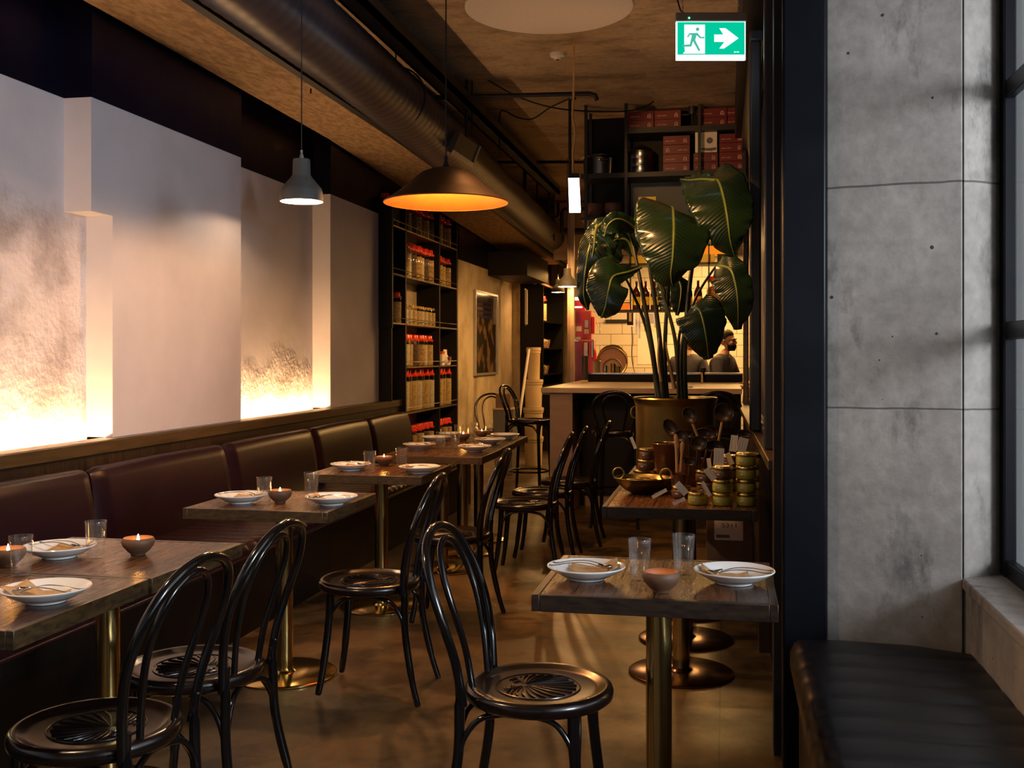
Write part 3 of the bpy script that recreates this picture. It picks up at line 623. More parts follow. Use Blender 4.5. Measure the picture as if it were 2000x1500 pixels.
# amber-lit upper wall beyond (bulkhead of the rear room)
struct(MB().box(-2.2,-1.55,13.9,14.0,2.62,CEIL).build('wall_bulkhead',M['plaster_old'],smooth=0))
def tumblerglass():
    m,nt,b=newmat('clear_tumbler_glass'); nt.nodes.remove(b); L=nt.links
    t=node(nt,'ShaderNodeBsdfTransparent'); t.inputs[0].default_value=(.99,.99,.99,1); g=node(nt,'ShaderNodeBsdfGlossy'); g.inputs['Roughness'].default_value=.03
    fr=node(nt,'ShaderNodeLayerWeight'); fr.inputs[0].default_value=.5; x=node(nt,'ShaderNodeMixShader')
    f=math_(nt,'MULTIPLY_ADD',math_(nt,'POWER',fr.outputs['Facing'],3.0),.6,.04)
    df=node(nt,'ShaderNodeBsdfTranslucent'); df.inputs[0].default_value=(.9,.88,.86,1); dd=node(nt,'ShaderNodeBsdfDiffuse'); dd.inputs[0].default_value=(.9,.88,.86,1); y=node(nt,'ShaderNodeMixShader'); z=node(nt,'ShaderNodeMixShader'); z.inputs[0].default_value=.5; L.new(df.outputs[0],z.inputs[1]); L.new(dd.outputs[0],z.inputs[2]); y.inputs[0].default_value=.014
    L.new(f,x.inputs[0]); L.new(t.outputs[0],x.inputs[1]); L.new(g.outputs[0],x.inputs[2]); L.new(x.outputs[0],y.inputs[1]); L.new(z.outputs[0],y.inputs[2]); L.new(y.outputs[0],nt.nodes['Material Output'].inputs[0]); return m
M['glass']=tumblerglass()

jc=A(1352,176,9.05)
jb_=thing('ceiling_junction_box','small black junction box on the ceiling above the red boxes with a short rod','junction box',(jc.x,jc.y,3.40))
MB().lathe([(0,0),(.028,0),(.034,.02),(.034,.062),(0,.062)],n=20).build('box_body',M['blackmetal'],jb_)
MB().tube([(0,0,-.16),(0,0,0)],.009,n=8).build('drop_rod',M['blackmetal'],jb_)
# ================================================================ furniture
def channel_seat(x0,x1,y0,y1,z,th,pitch,front='lo',r=.03):
    """leather seat with cross channels; front edge at x0 ('lo') or x1 ('hi')"""
    n=int(round((y1-y0)/pitch)); pitch=(y1-y0)/n; rows=[]
    prof=[(0,-th),(0,-th*.5),(.004,-.03),(.012,-.012),(.03,-.001),(.06,.0),(.3,.004),(.7,.004),(1,0),(1,-th)]
    for i in range(n*8+1):
        t=(i%8)/8; g=.007*(abs(math.sin(math.pi*t))**.45)-.007 if i%8 or True else 0
        if i in(0,n*8): g=-.006
        y=y0+(y1-y0)*i/(n*8); row=[]
        for k,(u,dz) in enumerate(prof):
            if u<=.06: xx=(x0+u*1.0 if front=='lo' else x1-u*1.0)
            else: xx=(x0+(x1-x0)*u if front=='lo' else x1-(x1-x0)*u)
            off=g if 2<=k<=7 else g*.4
            s=-1 if front=='lo' else 1
            row.append(Vector((xx+(s*off*.35 if k<4 else 0),y,z+dz+(off if k>1 else 0))))
        rows.append(row)
    m=MB().sheet(rows,closed=True); nn=len(prof); m.f.append(tuple(range(nn))); m.f.append(tuple(range(len(m.v)-nn,len(m.v)))[::-1]); return m
bench=thing('banquette','long oxblood leather banquette built along the wall with a channelled seat','bench',(0,0,0))
MB().box(-2.97,-2.31,.4,9.7,0,.39).build('base',M['blackpanel'],bench,smooth=0)
y0=.45
ys_=[.45,1.05,2.35,3.62]
seams=[WY(183,-2.86),WY(445,-2.86),WY(613,-2.86),WY(722,-2.86),WY(800,-2.86)]
bounds=[seams[0]-3.9,seams[0]-2.6,seams[0]-1.3]+seams
for a,b in zip(bounds,bounds[1:]):
    a+=.006; b-=.006
    prof=[(-2.80,.43),(-2.805,.55),(-2.825,.70),(-2.845,.79),(-2.862,.832),(-2.885,.851),(-2.915,.853),(-2.945,.838),(-2.955,.80),(-2.955,.43)]
    rows=[]; N_=26
    for i in range(N_+1):
        t=i/N_; e=min(t,1-t)*(b-a); q=1-max(0,1-e/.05)**2.2*.55 if e<.05 else 1
        cx,cz=-2.90,.64
        sag=1+0.012*math.sin(t*math.pi)
        rows.append([Vector((cx+(x-cx)*(q if i not in(0,N_) else .5), a+(b-a)*t, cz+(z-cz)*(.985+.015*q)*(1 if i not in(0,N_) else .93)+ .006*math.sin(t*math.pi))) for x,z in prof])
    m=MB().sheet(rows,closed=True); n_=len(prof); m.f.append(tuple(range(n_))); m.f.append(tuple(range(len(m.v)-n_,len(m.v)))[::-1])
    m.build('back_cushion',M['leather'],bench,smooth=60)
channel_seat(-2.83,-2.275,.5,9.62,.462,.075,.105,'hi').build('seat_cushion',M['leather'],bench,smooth=60)
MB().tube([(-2.268,.5,.395),(-2.268,9.62,.395)],.008,n=8).build('piping',M['leather'],bench)
# window bench at the pier
wb=thing('window_bench','black channelled leather bench seat below the window beside the concrete pier','bench',(0,0,0))
rows_m=channel_seat(.206,.742,-.9,3.60,.462,.09,.15,'lo')
# pull the far inner corner round as in the photo
for i,(x,y,z) in enumerate(rows_m.v):
    if y>3.3 and x>.45:
        k=(y-3.3)/.3*((x-.45)/.29); rows_m.v[i]=(x,y-.07*k*k,z-.004*k)
rows_m.build('seat_cushion',M['leather_black'],wb,smooth=60)
MB().box(.235,.74,-.9,3.60,0,.37).build('base',M['darkwood'],wb,smooth=0)
# ---------------------------------------------------------------- cafe tables
def make_table(w,d,label,x,y,disc=True):
    t=thing('cafe_table',label,'table',(x,y,0),0,'plank-topped cafe tables')
    MB().box(-w/2+.022,w/2-.022,-d/2+.022,d/2-.022,.712,.7495).build('tabletop',M['tabletop'],t,smooth=0)
    e=MB(); z0,z1=.706,.7505
    for a,b,c,dd in ((-w/2,-w/2+.021,-d/2,d/2),(w/2-.021,w/2,-d/2,d/2),(-w/2+.0212,w/2-.0212,-d/2,-d/2+.021),(-w/2+.0212,w/2-.0212,d/2-.021,d/2)): e.box(a,b,c,dd,z0,z1)
    e.build('edge_band',M['edgeshade' if x>-1 else 'edgeband'],t,smooth=30,bevel=.0018)
    p=thing_part=MB().lathe([(0,.012),(.0365,.012),(.0365,.705),(0,.705)],n=40).build('pole',M['brass'],t)
    MB().box(-.16,.16,-.16,.16,.694,.7055).build('mounting_plate',M['blackmetal'],t,smooth=0)
    MB().lathe([(0,0),(.222,0),(.226,.003),(.226,.008),(.218,.0125),(.05,.016),(.042,.024),(.042,.03),(0,.03)],n=64).build('base_plate',M['bronze' if x>-1 else 'brass'],t)
    return t
TABLES={}
def table(key,x0,x1,y0,y1,label): TABLES[key]=(x0,x1,y0,y1); return make_table(x1-x0,y1-y0,label,(x0+x1)/2,(y0+y1)/2)
table('A1',-2.215,-1.585,2.176,2.758,'plank cafe table, nearer of the joined pair, cut by the picture edge')
table('A2',-2.210,-1.578,2.766,3.342,'plank cafe table, farther of the joined pair, lit candle near its corner')
table('B',-2.178,-1.552,4.055,4.665,'plank cafe table standing alone under the small grey pendant lamp')
table('C',-2.16,-1.53,5.33,5.94,'plank cafe table standing alone between the small pendant and the long far table')
table('D1',-2.11,-1.455,6.40,7.0,'plank cafe table with brass base, front third of the long far row by the bench')
table('D2',-2.12,-1.47,7.004,7.56,'plank cafe table, middle third of the long far row by the bench')
table('D3',-2.13,-1.485,7.564,8.12,'plank cafe table, rear third of the long far row by the bench')
table('R',-.498,.132,2.775,3.34,'square plank cafe table set for two beside the black steel column')
table('J1',-.50,.126,4.435,4.99,'plank cafe table carrying the stacked chutney jars and the brass karahi')
table('J2',-.50,.126,4.994,5.55,'plank cafe table carrying the coconut ladles, behind the jar table')
table('J3',-.50,.126,5.554,6.10,'plank cafe table carrying the brass plant pot, last of the jar tables')
# ---------------------------------------------------------------- bentwood chairs
def make_chair(label, loc, rz, sh=.455, stool=False, cat='chair', group='black bentwood chairs'):
    nm='bar_stool' if stool else 'bentwood_chair'
    t=thing(nm,label,cat,loc,rz,group); z=sh
    m=MB().lathe([(0,z-.006),(.155,z-.007),(.172,z-.004),(.183,z+.003),(.195,z+.005),(.205,z-.001),(.209,z-.012),(.207,z-.028),(.198,z-.036),(.17,z-.036),(0,z-.03)],n=64)
    if not stool:
        for a in range(19):   # pressed fan motif
            th=R(-108+a*12); pts=[]
            for k in range(8):
                u=k/7; b=th*(1+.10*math.sin(u*3.1)); ex=.045-math.cos(b); 
                rr=-.045*math.cos(b)+math.sqrt(max(0,.106**2-(.045*math.sin(b))**2)); rr=.012+(rr+.09*(math.cos(b)>0)*0-.012)*u if False else .012+( .045*math.cos(b)+math.sqrt(.106**2-(.045*math.sin(b))**2)-.012)*u
                pts.append((.045-rr*math.cos(b),rr*math.sin(b)*1.0,z-.0055+.0008*u))
            m.tube(pts,[.0006,.0012,.0018,.0024,.0029,.0033,.0034,.0022],n=6)
        for s_ in (-1,1):
            for q0 in (.018,.03):
                m.tube([(.075+q0*.6*math.cos(t_)*(1-t_*.09),s_*(.03+q0*math.sin(t_)*(1-t_*.09)),z-.005) for t_ in [j*.55 for j in range(10)]],.0018,n=6)
        m.tube([(.002+.118*math.cos(a*math.pi/24),.118*math.sin(a*math.pi/24),z-.006) for a in range(48)],.0022,n=6,closed=True)
    m.build('seat',M['seat'],t,smooth=50)
    K=z-.455; H=.43
    hp=[(.176,-.150,z-.03),(.190,-.172,z+.09),(.218,-.196,z+.20),(.254,-.190,z+.30),(.283,-.148,z+.375),(.298,-.084,z+.415),(.303,0,z+.43)]
    if stool: hp=[(.17+(x-.17)*.8,y*.86,z+(q-z)*.74) for x,y,q in hp]
    hp+= [(x,-y,q) for x,y,q in hp[-2::-1]]
    MB().tube(catmull(hp,7),.0128,n=12).build('back_hoop',M['lacquer'],t,smooth=80)
    ip=[(.170,-.072,z-.02),(.188,-.090,z+.11),(.217,-.110,z+.22),(.248,-.104,z+.31),(.270,-.066,z+.372),(.279,0,z+.396)]
    if stool: ip=[(.17+(x-.17)*.8,y*.86,z+(q-z)*.74) for x,y,q in ip]
    ip+= [(x,-y,q) for x,y,q in ip[-2::-1]]
    MB().tube(catmull(ip,7),.0098,n=10).build('inner_hoop',M['lacquer'],t,smooth=80)
    for s in (-1,1):
        MB().tube(catmull([(.190,s*.152,z+.045),(.186,s*.150,z-.03),(.19,s*.156,z-.18),(.222,s*.178,.10),(.25,s*.19,0)],6),[.0105]*6+[.0145]*6+[.0145]*6+[.0125]*6+[.0115],n=12).build('leg',M['lacquer'],t,smooth=80)
        MB().tube(catmull([(-.125,s*.128,z-.034),(-.130,s*.132,z-.15),(-.15,s*.147,.12),(-.168,s*.158,.0165)],6),[.0165]*6+[.0155]*6+[.0135]*6+[.0115],n=12).build('leg',M['lacquer'],t,smooth=80)
    L=[(-.137,-.136),(-.137,.136),(.190,.158),(.190,-.158)]
    zb=z-.19
    for a in range(4):
        p=Vector((*L[a],0)); q=Vector((*L[(a+1)%4],0)); c_=Vector((.02,0,0))
        pts=[]
        for t_,dz,pull in ((0,-.0,0),(.05,.07,0),(.16,.125,.04),(.32,.14,.10),(.5,.142,.14),(.68,.14,.10),(.84,.125,.04),(.95,.07,0),(1,0,0)):
            b=p.lerp(q,t_); b=b.lerp(c_,pull); pts.append((b.x,b.y,zb+dz))
        MB().tube(catmull(pts,4),.0085,n=8).build('leg_brace',M['lacquer'],t,smooth=80)
    if stool:
        zr=.28
        MB().tube([(.02+.185*math.cos(a*math.pi/20),.18*math.sin(a*math.pi/20),zr) for a in range(40)],.009,n=8,closed=True).build('foot_ring',M['lacquer'],t,smooth=80)
    return t
cl=[(-1.545,2.44,R(-3),'black bentwood chair closest to the camera, cut off by the bottom edge'),
    (-1.56,2.97,R(-2),'bentwood chair at the joined tables, reddish seat showing through the neighbouring hoop'),
    (-1.44,4.24,R(3),'black bentwood chair at the lone table under the small pendant'),
    (-1.40,5.42,R(2),'black bentwood chair with a red-brown seat at the lone table before the long row'),
    (-1.24,6.66,R(2),'black bentwood chair at the front third of the long far row'),
    (-1.22,7.22,R(2),'black bentwood chair at the middle third of the long far row'),
    (-1.13,7.86,R(2),'black bentwood chair at the rear third of the long far row, closest to the bar')]
ch0=make_chair(cl[0][3],(cl[0][0],cl[0][1],0),cl[0][2])
for x,y,r_,l in cl[1:]: copy(ch0,(x,y,0),r_,l)
copy(ch0,(-.512,2.975,0),R(176),'black bentwood chair with embossed seat, alone at the table by the steel column')
c=WD(958,800,13.2)
copy(ch0,(c.x,c.y,0),R(100),'black bentwood chair pushed against the bare plaster wall beside the grey bin')
s0=make_chair('black bentwood bar stool before the bar, just beside the plant pot',(-.86,8.75,0),R(-90),.765,True,'stool','black bentwood bar stools')
copy(s0,(-.05,8.85,0),R(-90),'black bentwood bar stool half hidden behind the coconut ladles')
copy(s0,(-1.80,10.0,0),R(168),'black bentwood bar stool at the end of the bar beside the white tubs')
# ---------------------------------------------------------------- table settings
def make_plate(label,loc):
    t=tag(MB().lathe([(0,.006),(.045,.006),(.07,.010),(.090,.021),(.105,.031),(.109,.0335),(.1105,.036),(.109,.038),(.104,.0365),(.09,.0265),(.07,.0155),(.045,.0115),(0,.011)],n=64).build('plate',M['china'],None,smooth=60),label,'plate','white dinner plates'); t.location=loc
    return t
def foot(t):
    o=MB().lathe([(.042,.007),(.044,0),(.05,0),(.053,.008)],n=48).build('foot_ring',M['china'],t,smooth=60); return o
p0=make_plate('-',(0,0,0)); foot(p0)
nm=MB(); 
nrow=[]
def napz(r): return .0125 if r<.05 else .0125+(r-.05)*.45
# folded square of paper lying in the bowl and rising over the rim
for i in range(9):
    row=[]
    for j in range(9):
        x=-.075+.13*i/8; y=-.065+.11*j/8
        rr=math.hypot(x,y); row.append(Vector((x*1.0,y,napz(rr)+.0025+ (max(0,-x-.03))*.22+ .002*math.sin(i*1.3+j))))
    nrow.append(row)
n0=tag(MB().sheet(nrow).build('napkin',M['napkin'],None,smooth=80,solid=.0015),'-','napkin','brown paper napkins')
def cutlery(kind):
    t=thing(kind,'-',kind,(0,0,0),0,kind+'s on the plates')
    h=catmull([(.0,0,.030),(.04,0,.040),(.09,0,.040),(.14,0,.033),(.16,0,.034)],5)
    rows=[]
    for i,p in enumerate(h):
        w=.0022+.0040*(i/len(h))**2; rows.append([p+Vector((0,w,0)),p+Vector((0,w*.6,.0013)),p+Vector((0,-w*.6,.0013)),p+Vector((0,-w,0)),p+Vector((0,-w*.5,-.001)),p+Vector((0,w*.5,-.001))])
    MB().sheet(rows,closed=True).build('handle',M['steel'],t,smooth=60)
    if kind=='spoon':
        rows=[]
        for i in range(9):
            a=i/8; x=-.044+a*.046; w=.0145*math.sin(math.pi*min(1,max(0,a*.92+.04)))**.7
            rows.append([Vector((x,w*u,.026+.006*u*u*1.2-.0045*math.sin(math.pi*a)+.004*a)) for u in (-1,-.6,-.2,.2,.6,1)])
        MB().sheet(rows).build('bowl',M['steel'],t,smooth=80,solid=.0014)
    else:
        m=MB(); rows=[]
        for i in range(5):
            a=i/4; x=-.018+a*.020; w=.0115-.006*a*a
            rows.append([Vector((x,w*u,.027+.003*a)) for u in (-1,-.3,.3,1)])
        m.sheet(rows)
        for u in (-1,-.33,.33,1):
            m.tube([(-.018,u*.0100,.027),(-.034,u*.0100,.0265),(-.05,u*.0098,.031)],[.0016,.0015,.0009],n=6)
        m.build('tines',M['steel'],t,smooth=80,solid=.0010)
    return t
f0=cutlery('fork'); sp0=cutlery('spoon'); f0.scale=sp0.scale=(.88,.88,.9)
g0=tag(MB().lathe([(0,.0),(.024,.0),(.0255,.002),(.0335,.112),(.0328,.1145),(.0316,.113),(.0242,.014),(.021,.0115),(0,.010)],n=48).build('tumbler',M['glass'],None,smooth=60),'-','glass','clear water tumblers')
b0=thing('candle_bowl','-','candle holder',(0,0,0),0,'clay candle bowls')
MB().lathe([(0,.0),(.022,.0),(.023,.005),(.032,.012),(.046,.028),(.051,.040),(.049,.050),(.045,.0545),(.042,.053),(.040,.045),(.034,.030),(.02,.024),(0,.022)],n=48).build('bowl',M['terracotta'],b0,smooth=60)
MB().lathe([(0,.036),(.034,.036),(.037,.0365),(.037,.030),(0,.030)],n=32).build('wax',M['wax'],b0)
MB().lathe([(0,.041),(.0025,.043),(.0042,.048),(.0035,.055),(.0012,.063),(0,.066)],n=12).build('flame',M['flame'],b0)
MB().tube([(0,0,.036),(0,0,.043)],.0008,n=6).build('wick',M['ink'],b0)
CANDLES=[]
FIRST={'p':True,'n':True,'f':True,'s':True,'g':True,'b':True}
TZ=.7508
def place(key,proto,loc,rz,label):
    if FIRST[key]:
        FIRST[key]=False; proto.location=loc; proto.rotation_euler=(0,0,rz); proto['label']=label; return proto
    return copy(proto,loc,rz,label)
def setting(px,py,where,rz=0,cut=1):
    c=W(px,py,.785)
    place('p',p0,(c.x,c.y,TZ),0,'shallow white plate '+where)
    place('n',n0,(c.x-.012*math.cos(rz),c.y-.012*math.sin(rz),TZ+.0005),rz,'brown napkin on the plate '+where)
    if cut:
        u=Vector((math.cos(rz),math.sin(rz),0)); v=Vector((-u.y,u.x,0))
        a=c+u*-.035+v*-.010; b=c+u*-.045+v*-.036
        place('s',sp0,(a.x,a.y,TZ+.006),rz+R(4),'steel spoon on the plate '+where)
        place('f',f0,(b.x,b.y,TZ+.006),rz-R(2),'steel fork on the plate '+where)
def glass(px,py,where):
    c=W(px,py,.75); place('g',g0,(c.x,c.y,TZ),0,'clear water tumbler '+where)
def bowl(px,py,where,lit=True):
    c=W(px,py,.75); o=place('b',b0,(c.x,c.y,TZ),0,'clay candle bowl '+where); CANDLES.append((c.x,c.y,lit)); return o
PI=math.pi
setting(90,1148,'at the near one of the two joined tables',0)
setting(116,1066,'by the bench at the farther joined table',PI)
glass(41,1125,'before the candle on the near half of the joined tables'); glass(187,1090,'beside the plate on the far half of the joined tables')
bowl(16,1106,'with lit candle, half cut by the picture edge on the joined tables'); bowl(270,1084,'with lit candle, alone near the corner of the joined tables')
setting(471,966,'on the bench side under the small pendant',PI)
setting(647,969,'on the aisle side under the small pendant',0)
glass(516,985,'on the bench side of the table under the small pendant'); glass(608,973,'on the aisle side of the table under the small pendant'); bowl(547,982,'with lit candle on the table under the small pendant')
setting(685,906,'bench side, lone table before the long row',PI)
setting(820,911,'aisle side, lone table before the long row',0)
glass(722,923,'bench side, lone table before the long row'); glass(784,915,'aisle side, lone table before the long row'); bowl(750,910,'with lit candle on the table before the long row')
setting(819,867,'bench side, front third of the long row',PI)
setting(927,871,'aisle side, front third of the long row',0)
glass(861,877,'bench side, front third of the long row'); glass(889,877,'aisle side, front third of the long row')
setting(852,853,'bench side, middle third of the long row',PI,0)
setting(957,857,'aisle side, middle third of the long row',0)
glass(896,860,'bench side, middle third of the long row'); glass(921,861,'aisle side, middle third of the long row'); bowl(905,861,'with lit candle between the tumblers of the long row')
setting(886,846,'bench side, rear third of the long row',PI,0)
setting(986,848,'aisle side, rear third of the long row',0,0)
glass(929,854,'bench side, rear third of the long row'); glass(955,855,'aisle side, rear third of the long row'); bowl(941,855,'unlit-looking at the back of the long row, behind the tumblers')
setting(1145,1106,'on the aisle side of the steel-column table',R(-174))
setting(1434,1114,'on the column side of the steel-column table',R(6))
glass(1249,1133,'in front, touching the candle bowl on the square table by the column'); glass(1335,1122,'behind the candle bowl on the square table by the column')
ob=bowl(1291,1156,'of paler clay with low candle on the square table by the column',False)
for ch_ in list(ob.children):
    if ch_.name.startswith(('flame','wick')): bpy.data.objects.remove(ch_)
# ================================================================ lamps and signs
def light(kind,loc,power,color,size=.05,rot_=(0,0,0),sy=None,spot=None,blend=.3,name='lamp_light',spread=None):
    l=bpy.data.lights.new(name,kind); l.energy=power; l.color=color
    if kind=='POINT' or kind=='SPOT': l.shadow_soft_size=size
    if kind=='AREA':
        l.size=size
        if sy: l.shape='RECTANGLE'; l.size_y=sy
        if spread: l.spread=spread
    if kind=='SPOT': l.spot_size=spot; l.spot_blend=blend
    o=bpy.data.objects.new(name,l); COL.objects.link(o); o.location=loc; o.rotation_euler=rot_; return o
def small_pendant(loc,label,power,ctop=None):
    t=thing('pendant_lamp',label,'lamp',loc,0,'small grey pendant lamps')
    o=[(.1005,0),(.1005,.012),(.098,.045),(.092,.062),(.052,.110),(.042,.125),(.040,.19),(.038,.198),(0,.199)]
    i=[(0,.192),(.036,.190),(.038,.125),(.049,.106),(.088,.058),(.0945,.044),(.0965,.0)]
    MB().lathe(o,n=48).build('shade',M['lampgrey'],t,smooth=40)
    MB().lathe(i[::1]+[(.1005,0)],n=48).build('shade_lining',M['lampwhite'],t,smooth=40)
    MB().lathe([(0,.030),(.018,.033),(.030,.050),(.028,.075),(.014,.105),(0,.110)],n=24).build('bulb',M['bulb'],t)
    MB().lathe([(0,.199),(.011,.199),(.010,.215),(.006,.222),(.006,.240),(0,.241)],n=16).build('cord_grip',M['aluminium'],t)
    MB().tube([(0,0,.24),(0,0,((ctop or CEIL)-loc[2]))],.003,n=8).build('cord',M['blackmetal'],t)
    light('POINT',(loc[0],loc[1],loc[2]+(.046 if 6<loc[1]<8 else .016)),power,(1,.66,.38) if loc[1]<8 else (1,.52,.18),.03)
    return t
LP=WD(589,394,5.02)
small_pendant(tuple(LP),'small grey concrete pendant lamp hanging over the table set for two by the bench',45,3.258)
small_pendant(tuple(WD(589,392,6.68)),'small grey pendant added unseen behind the front one to throw the wall light arc',PW,3.08)  # unseen fixture added where the arc on the wall needs a lamp
small_pendant((-1.93,2.2,LP.z),'small grey pendant lamp added over the joined tables, out of view, to light them',50,3.258)  # added lamp out of view, warms the near tables
small_pendant(tuple(WD(1108,560,11.6)),'small grey pendant lamp above the bar, by the end of the duct',30)
small_pendant(tuple(WD(1090,571,16.4)),'small grey pendant lamp shining deep in the rear corridor',40,2.76)
def big_pendant():
    c=WD(871,396,5.75); t=thing('dome_lamp','wide copper-lined dome pendant lamp glowing orange inside, over the aisle tables','lamp',c)
    o=[(.333,0),(.334,.004),(.26,.052),(.215,.085),(.175,.125),(.13,.160),(.08,.180),(.03,.186),(0,.187)]
    i=[(.331,0),(.258,.046),(.212,.079),(.172,.118),(.127,.153),(.078,.172),(.0,.179)]
    MB().lathe(o,n=72).build('shade',M['copper_out'],t,smooth=40)
    MB().lathe(i+[],n=72).build('shade_lining',M['copper_in'],t,smooth=60)
    MB().tube([(.3325*math.cos(a*math.pi/36),.3325*math.sin(a*math.pi/36),0) for a in range(72)],.0022,n=6,closed=True).build('rim',M['copper_in'],t)
    MB().lathe([(0,.062),(.02,.064),(.034,.085),(.03,.115),(.016,.145),(.016,.178),(0,.178)],n=24).build('bulb',M['bulb'],t)
    MB().lathe([(0,.187),(.022,.187),(.016,.2),(.009,.22),(.009,.25),(0,.252)],n=16).build('cord_grip',M['blackmetal'],t)
    MB().tube([(0,0,.25),(0,0,CEIL-c.z)],.004,n=8).build('cord',M['blackmetal'],t)
    light('POINT',(c.x,c.y,c.z+.045),PD,(1,.45,.13),.035)
big_pendant()
# exit sign, hung square to the camera side
XD=5.4; ex=WD(1388,72,XD); TH=math.atan(416/2100); px=XD/F
e=thing('exit_sign','green and white illuminated EXIT sign with running figure and arrow','exit sign',ex,TH)
w,h=.356,.232
MB().box(-w/2,w/2,-.022,.03,.075,.1165).build('housing',M['housing_grey'],e,smooth=30,bevel=.002)
MB().box(-w/2+.004,w/2-.004,-.006,.012,-.1165,.0745).build('diffuser',M['exit_white'],e,smooth=0)
MB().box(-w/2+.010,w/2-.009,-.0075,-.0062,-.0915,.072).build('green_panel',M['exit_green'],e,smooth=0)
q=rot(R(90),'X')
def flat(poly,y,name,m):   # poly in sign pixels (0..1 zoom coords) -> metres
    pp=[((X-1443)/5*px, -(Y-362)/5*px) for X,Y in poly]
    return MB().prism([(a,b) for a,b in pp],-y,-y+.0008,m=Matrix(((1,0,0,0),(0,0,1,0),(0,1,0,0),(0,0,0,1))).copy()).build(name,m,e,smooth=0)
flat([(1184,248),(1384,248),(1384,530),(1170,530),(1190,505),(1184,460)],.0088,'door_shape',M['exit_white'])
flat([(1475,345),(1565,345),(1525,283),(1585,283),(1712,380),(1570,480),(1525,480),(1575,415),(1475,415)],.0088,'arrow',M['exit_white'])
m=MB()
mm=Matrix(((1,0,0,0),(0,0,1,0),(0,1,0,0),(0,0,0,1)))
for poly in ([(1232,330),(1310,328),(1345,368),(1380,366),(1380,382),(1335,382),(1302,352),(1290,400),(1340,500),(1322,508),(1268,412),(1252,462),(1165,466),(1160,446),(1236,440),(1256,352),(1238,346),(1222,374),(1208,366)],):
    m.prism([((X-1443)/5*px,-(Y-362)/5*px) for X,Y in poly],-.0098,-.0090,m=mm)
m.prism([((1312+18*math.cos(a)-1443)/5*px,-((293+18*math.sin(a))-362)/5*px) for a in [k*math.pi/8 for k in range(16)]],-.0098,-.0090,m=mm)
m.build('running_figure',M['exit_teal'],e,smooth=0)
text('alm life',.009,'maker_mark',M['exit_white'],e,(.128,-.0082,-.078),(R(90),0,0))
MB().lathe([(0,0),(.004,0),(.004,.002),(0,.003)],n=12,m=rot(R(90),'X')).build('indicator_lamp',M['led_green'],e,loc=(-.112,-.0225,.088))
def chain(x,nm='chain'):
    m=MB(); n=int((CEIL-ex.z-.117)/.016)
    for i in range(n):
        zc=.117+.008+i*.016; a=i%2*math.pi/2
        m.tube([(x+math.cos(a)*.004*math.cos(t),math.sin(a)*.004*math.cos(t),zc+.0105*math.sin(t)) for t in [k*math.pi/5 for k in range(10)]],.0011,n=5,closed=True)
    m.build(nm,M['chain'],e)
chain(-.14); chain(.138)
pipe('cable','black cable curving down to the exit sign housing','cable',[tuple(ex+Vector((-.22,.05,.40))),tuple(ex+Vector((-.165,.03,.20))),tuple(ex+Vector((-.135,.02,.135))),tuple(ex+Vector((-.04,.02,.122)))],.004,sm=1,group='exit sign cable')
# second exit lamp seen edge-on
c=WD(1124,382,7.3)
e2=thing('hanging_exit_lamp','white lit box sign seen nearly edge-on, hanging on a tan cord','exit sign',c,R(8))
q=7.3/F
MB().hexa([(-12*q,-.05,-29*q),(10*q,-.05,-29*q),(10*q,.12,-29*q),(-12*q,.12,-29*q),(-14*q,-.05,32*q),(7*q,-.05,32*q),(7*q,.12,32*q),(-14*q,.12,32*q)]).build('lit_box',M['white_em'],e2,smooth=0)
MB().box(-13*q,7*q,-.052,.12,32.3*q,41*q).build('housing',M['blackmetal'],e2,smooth=0)
cc=[c+Vector((x_*q,0,-(y_-382)*q)) for x_,y_ in ((-4,342),(-5,300),(-1,260),(-6,225),(-4,195))]
cd=MB().tube(catmull([tuple(p-c) for p in cc]+[(-.012,0,CEIL-c.z)],6),.0075,n=8).build('cord',M['tancord'],e2)
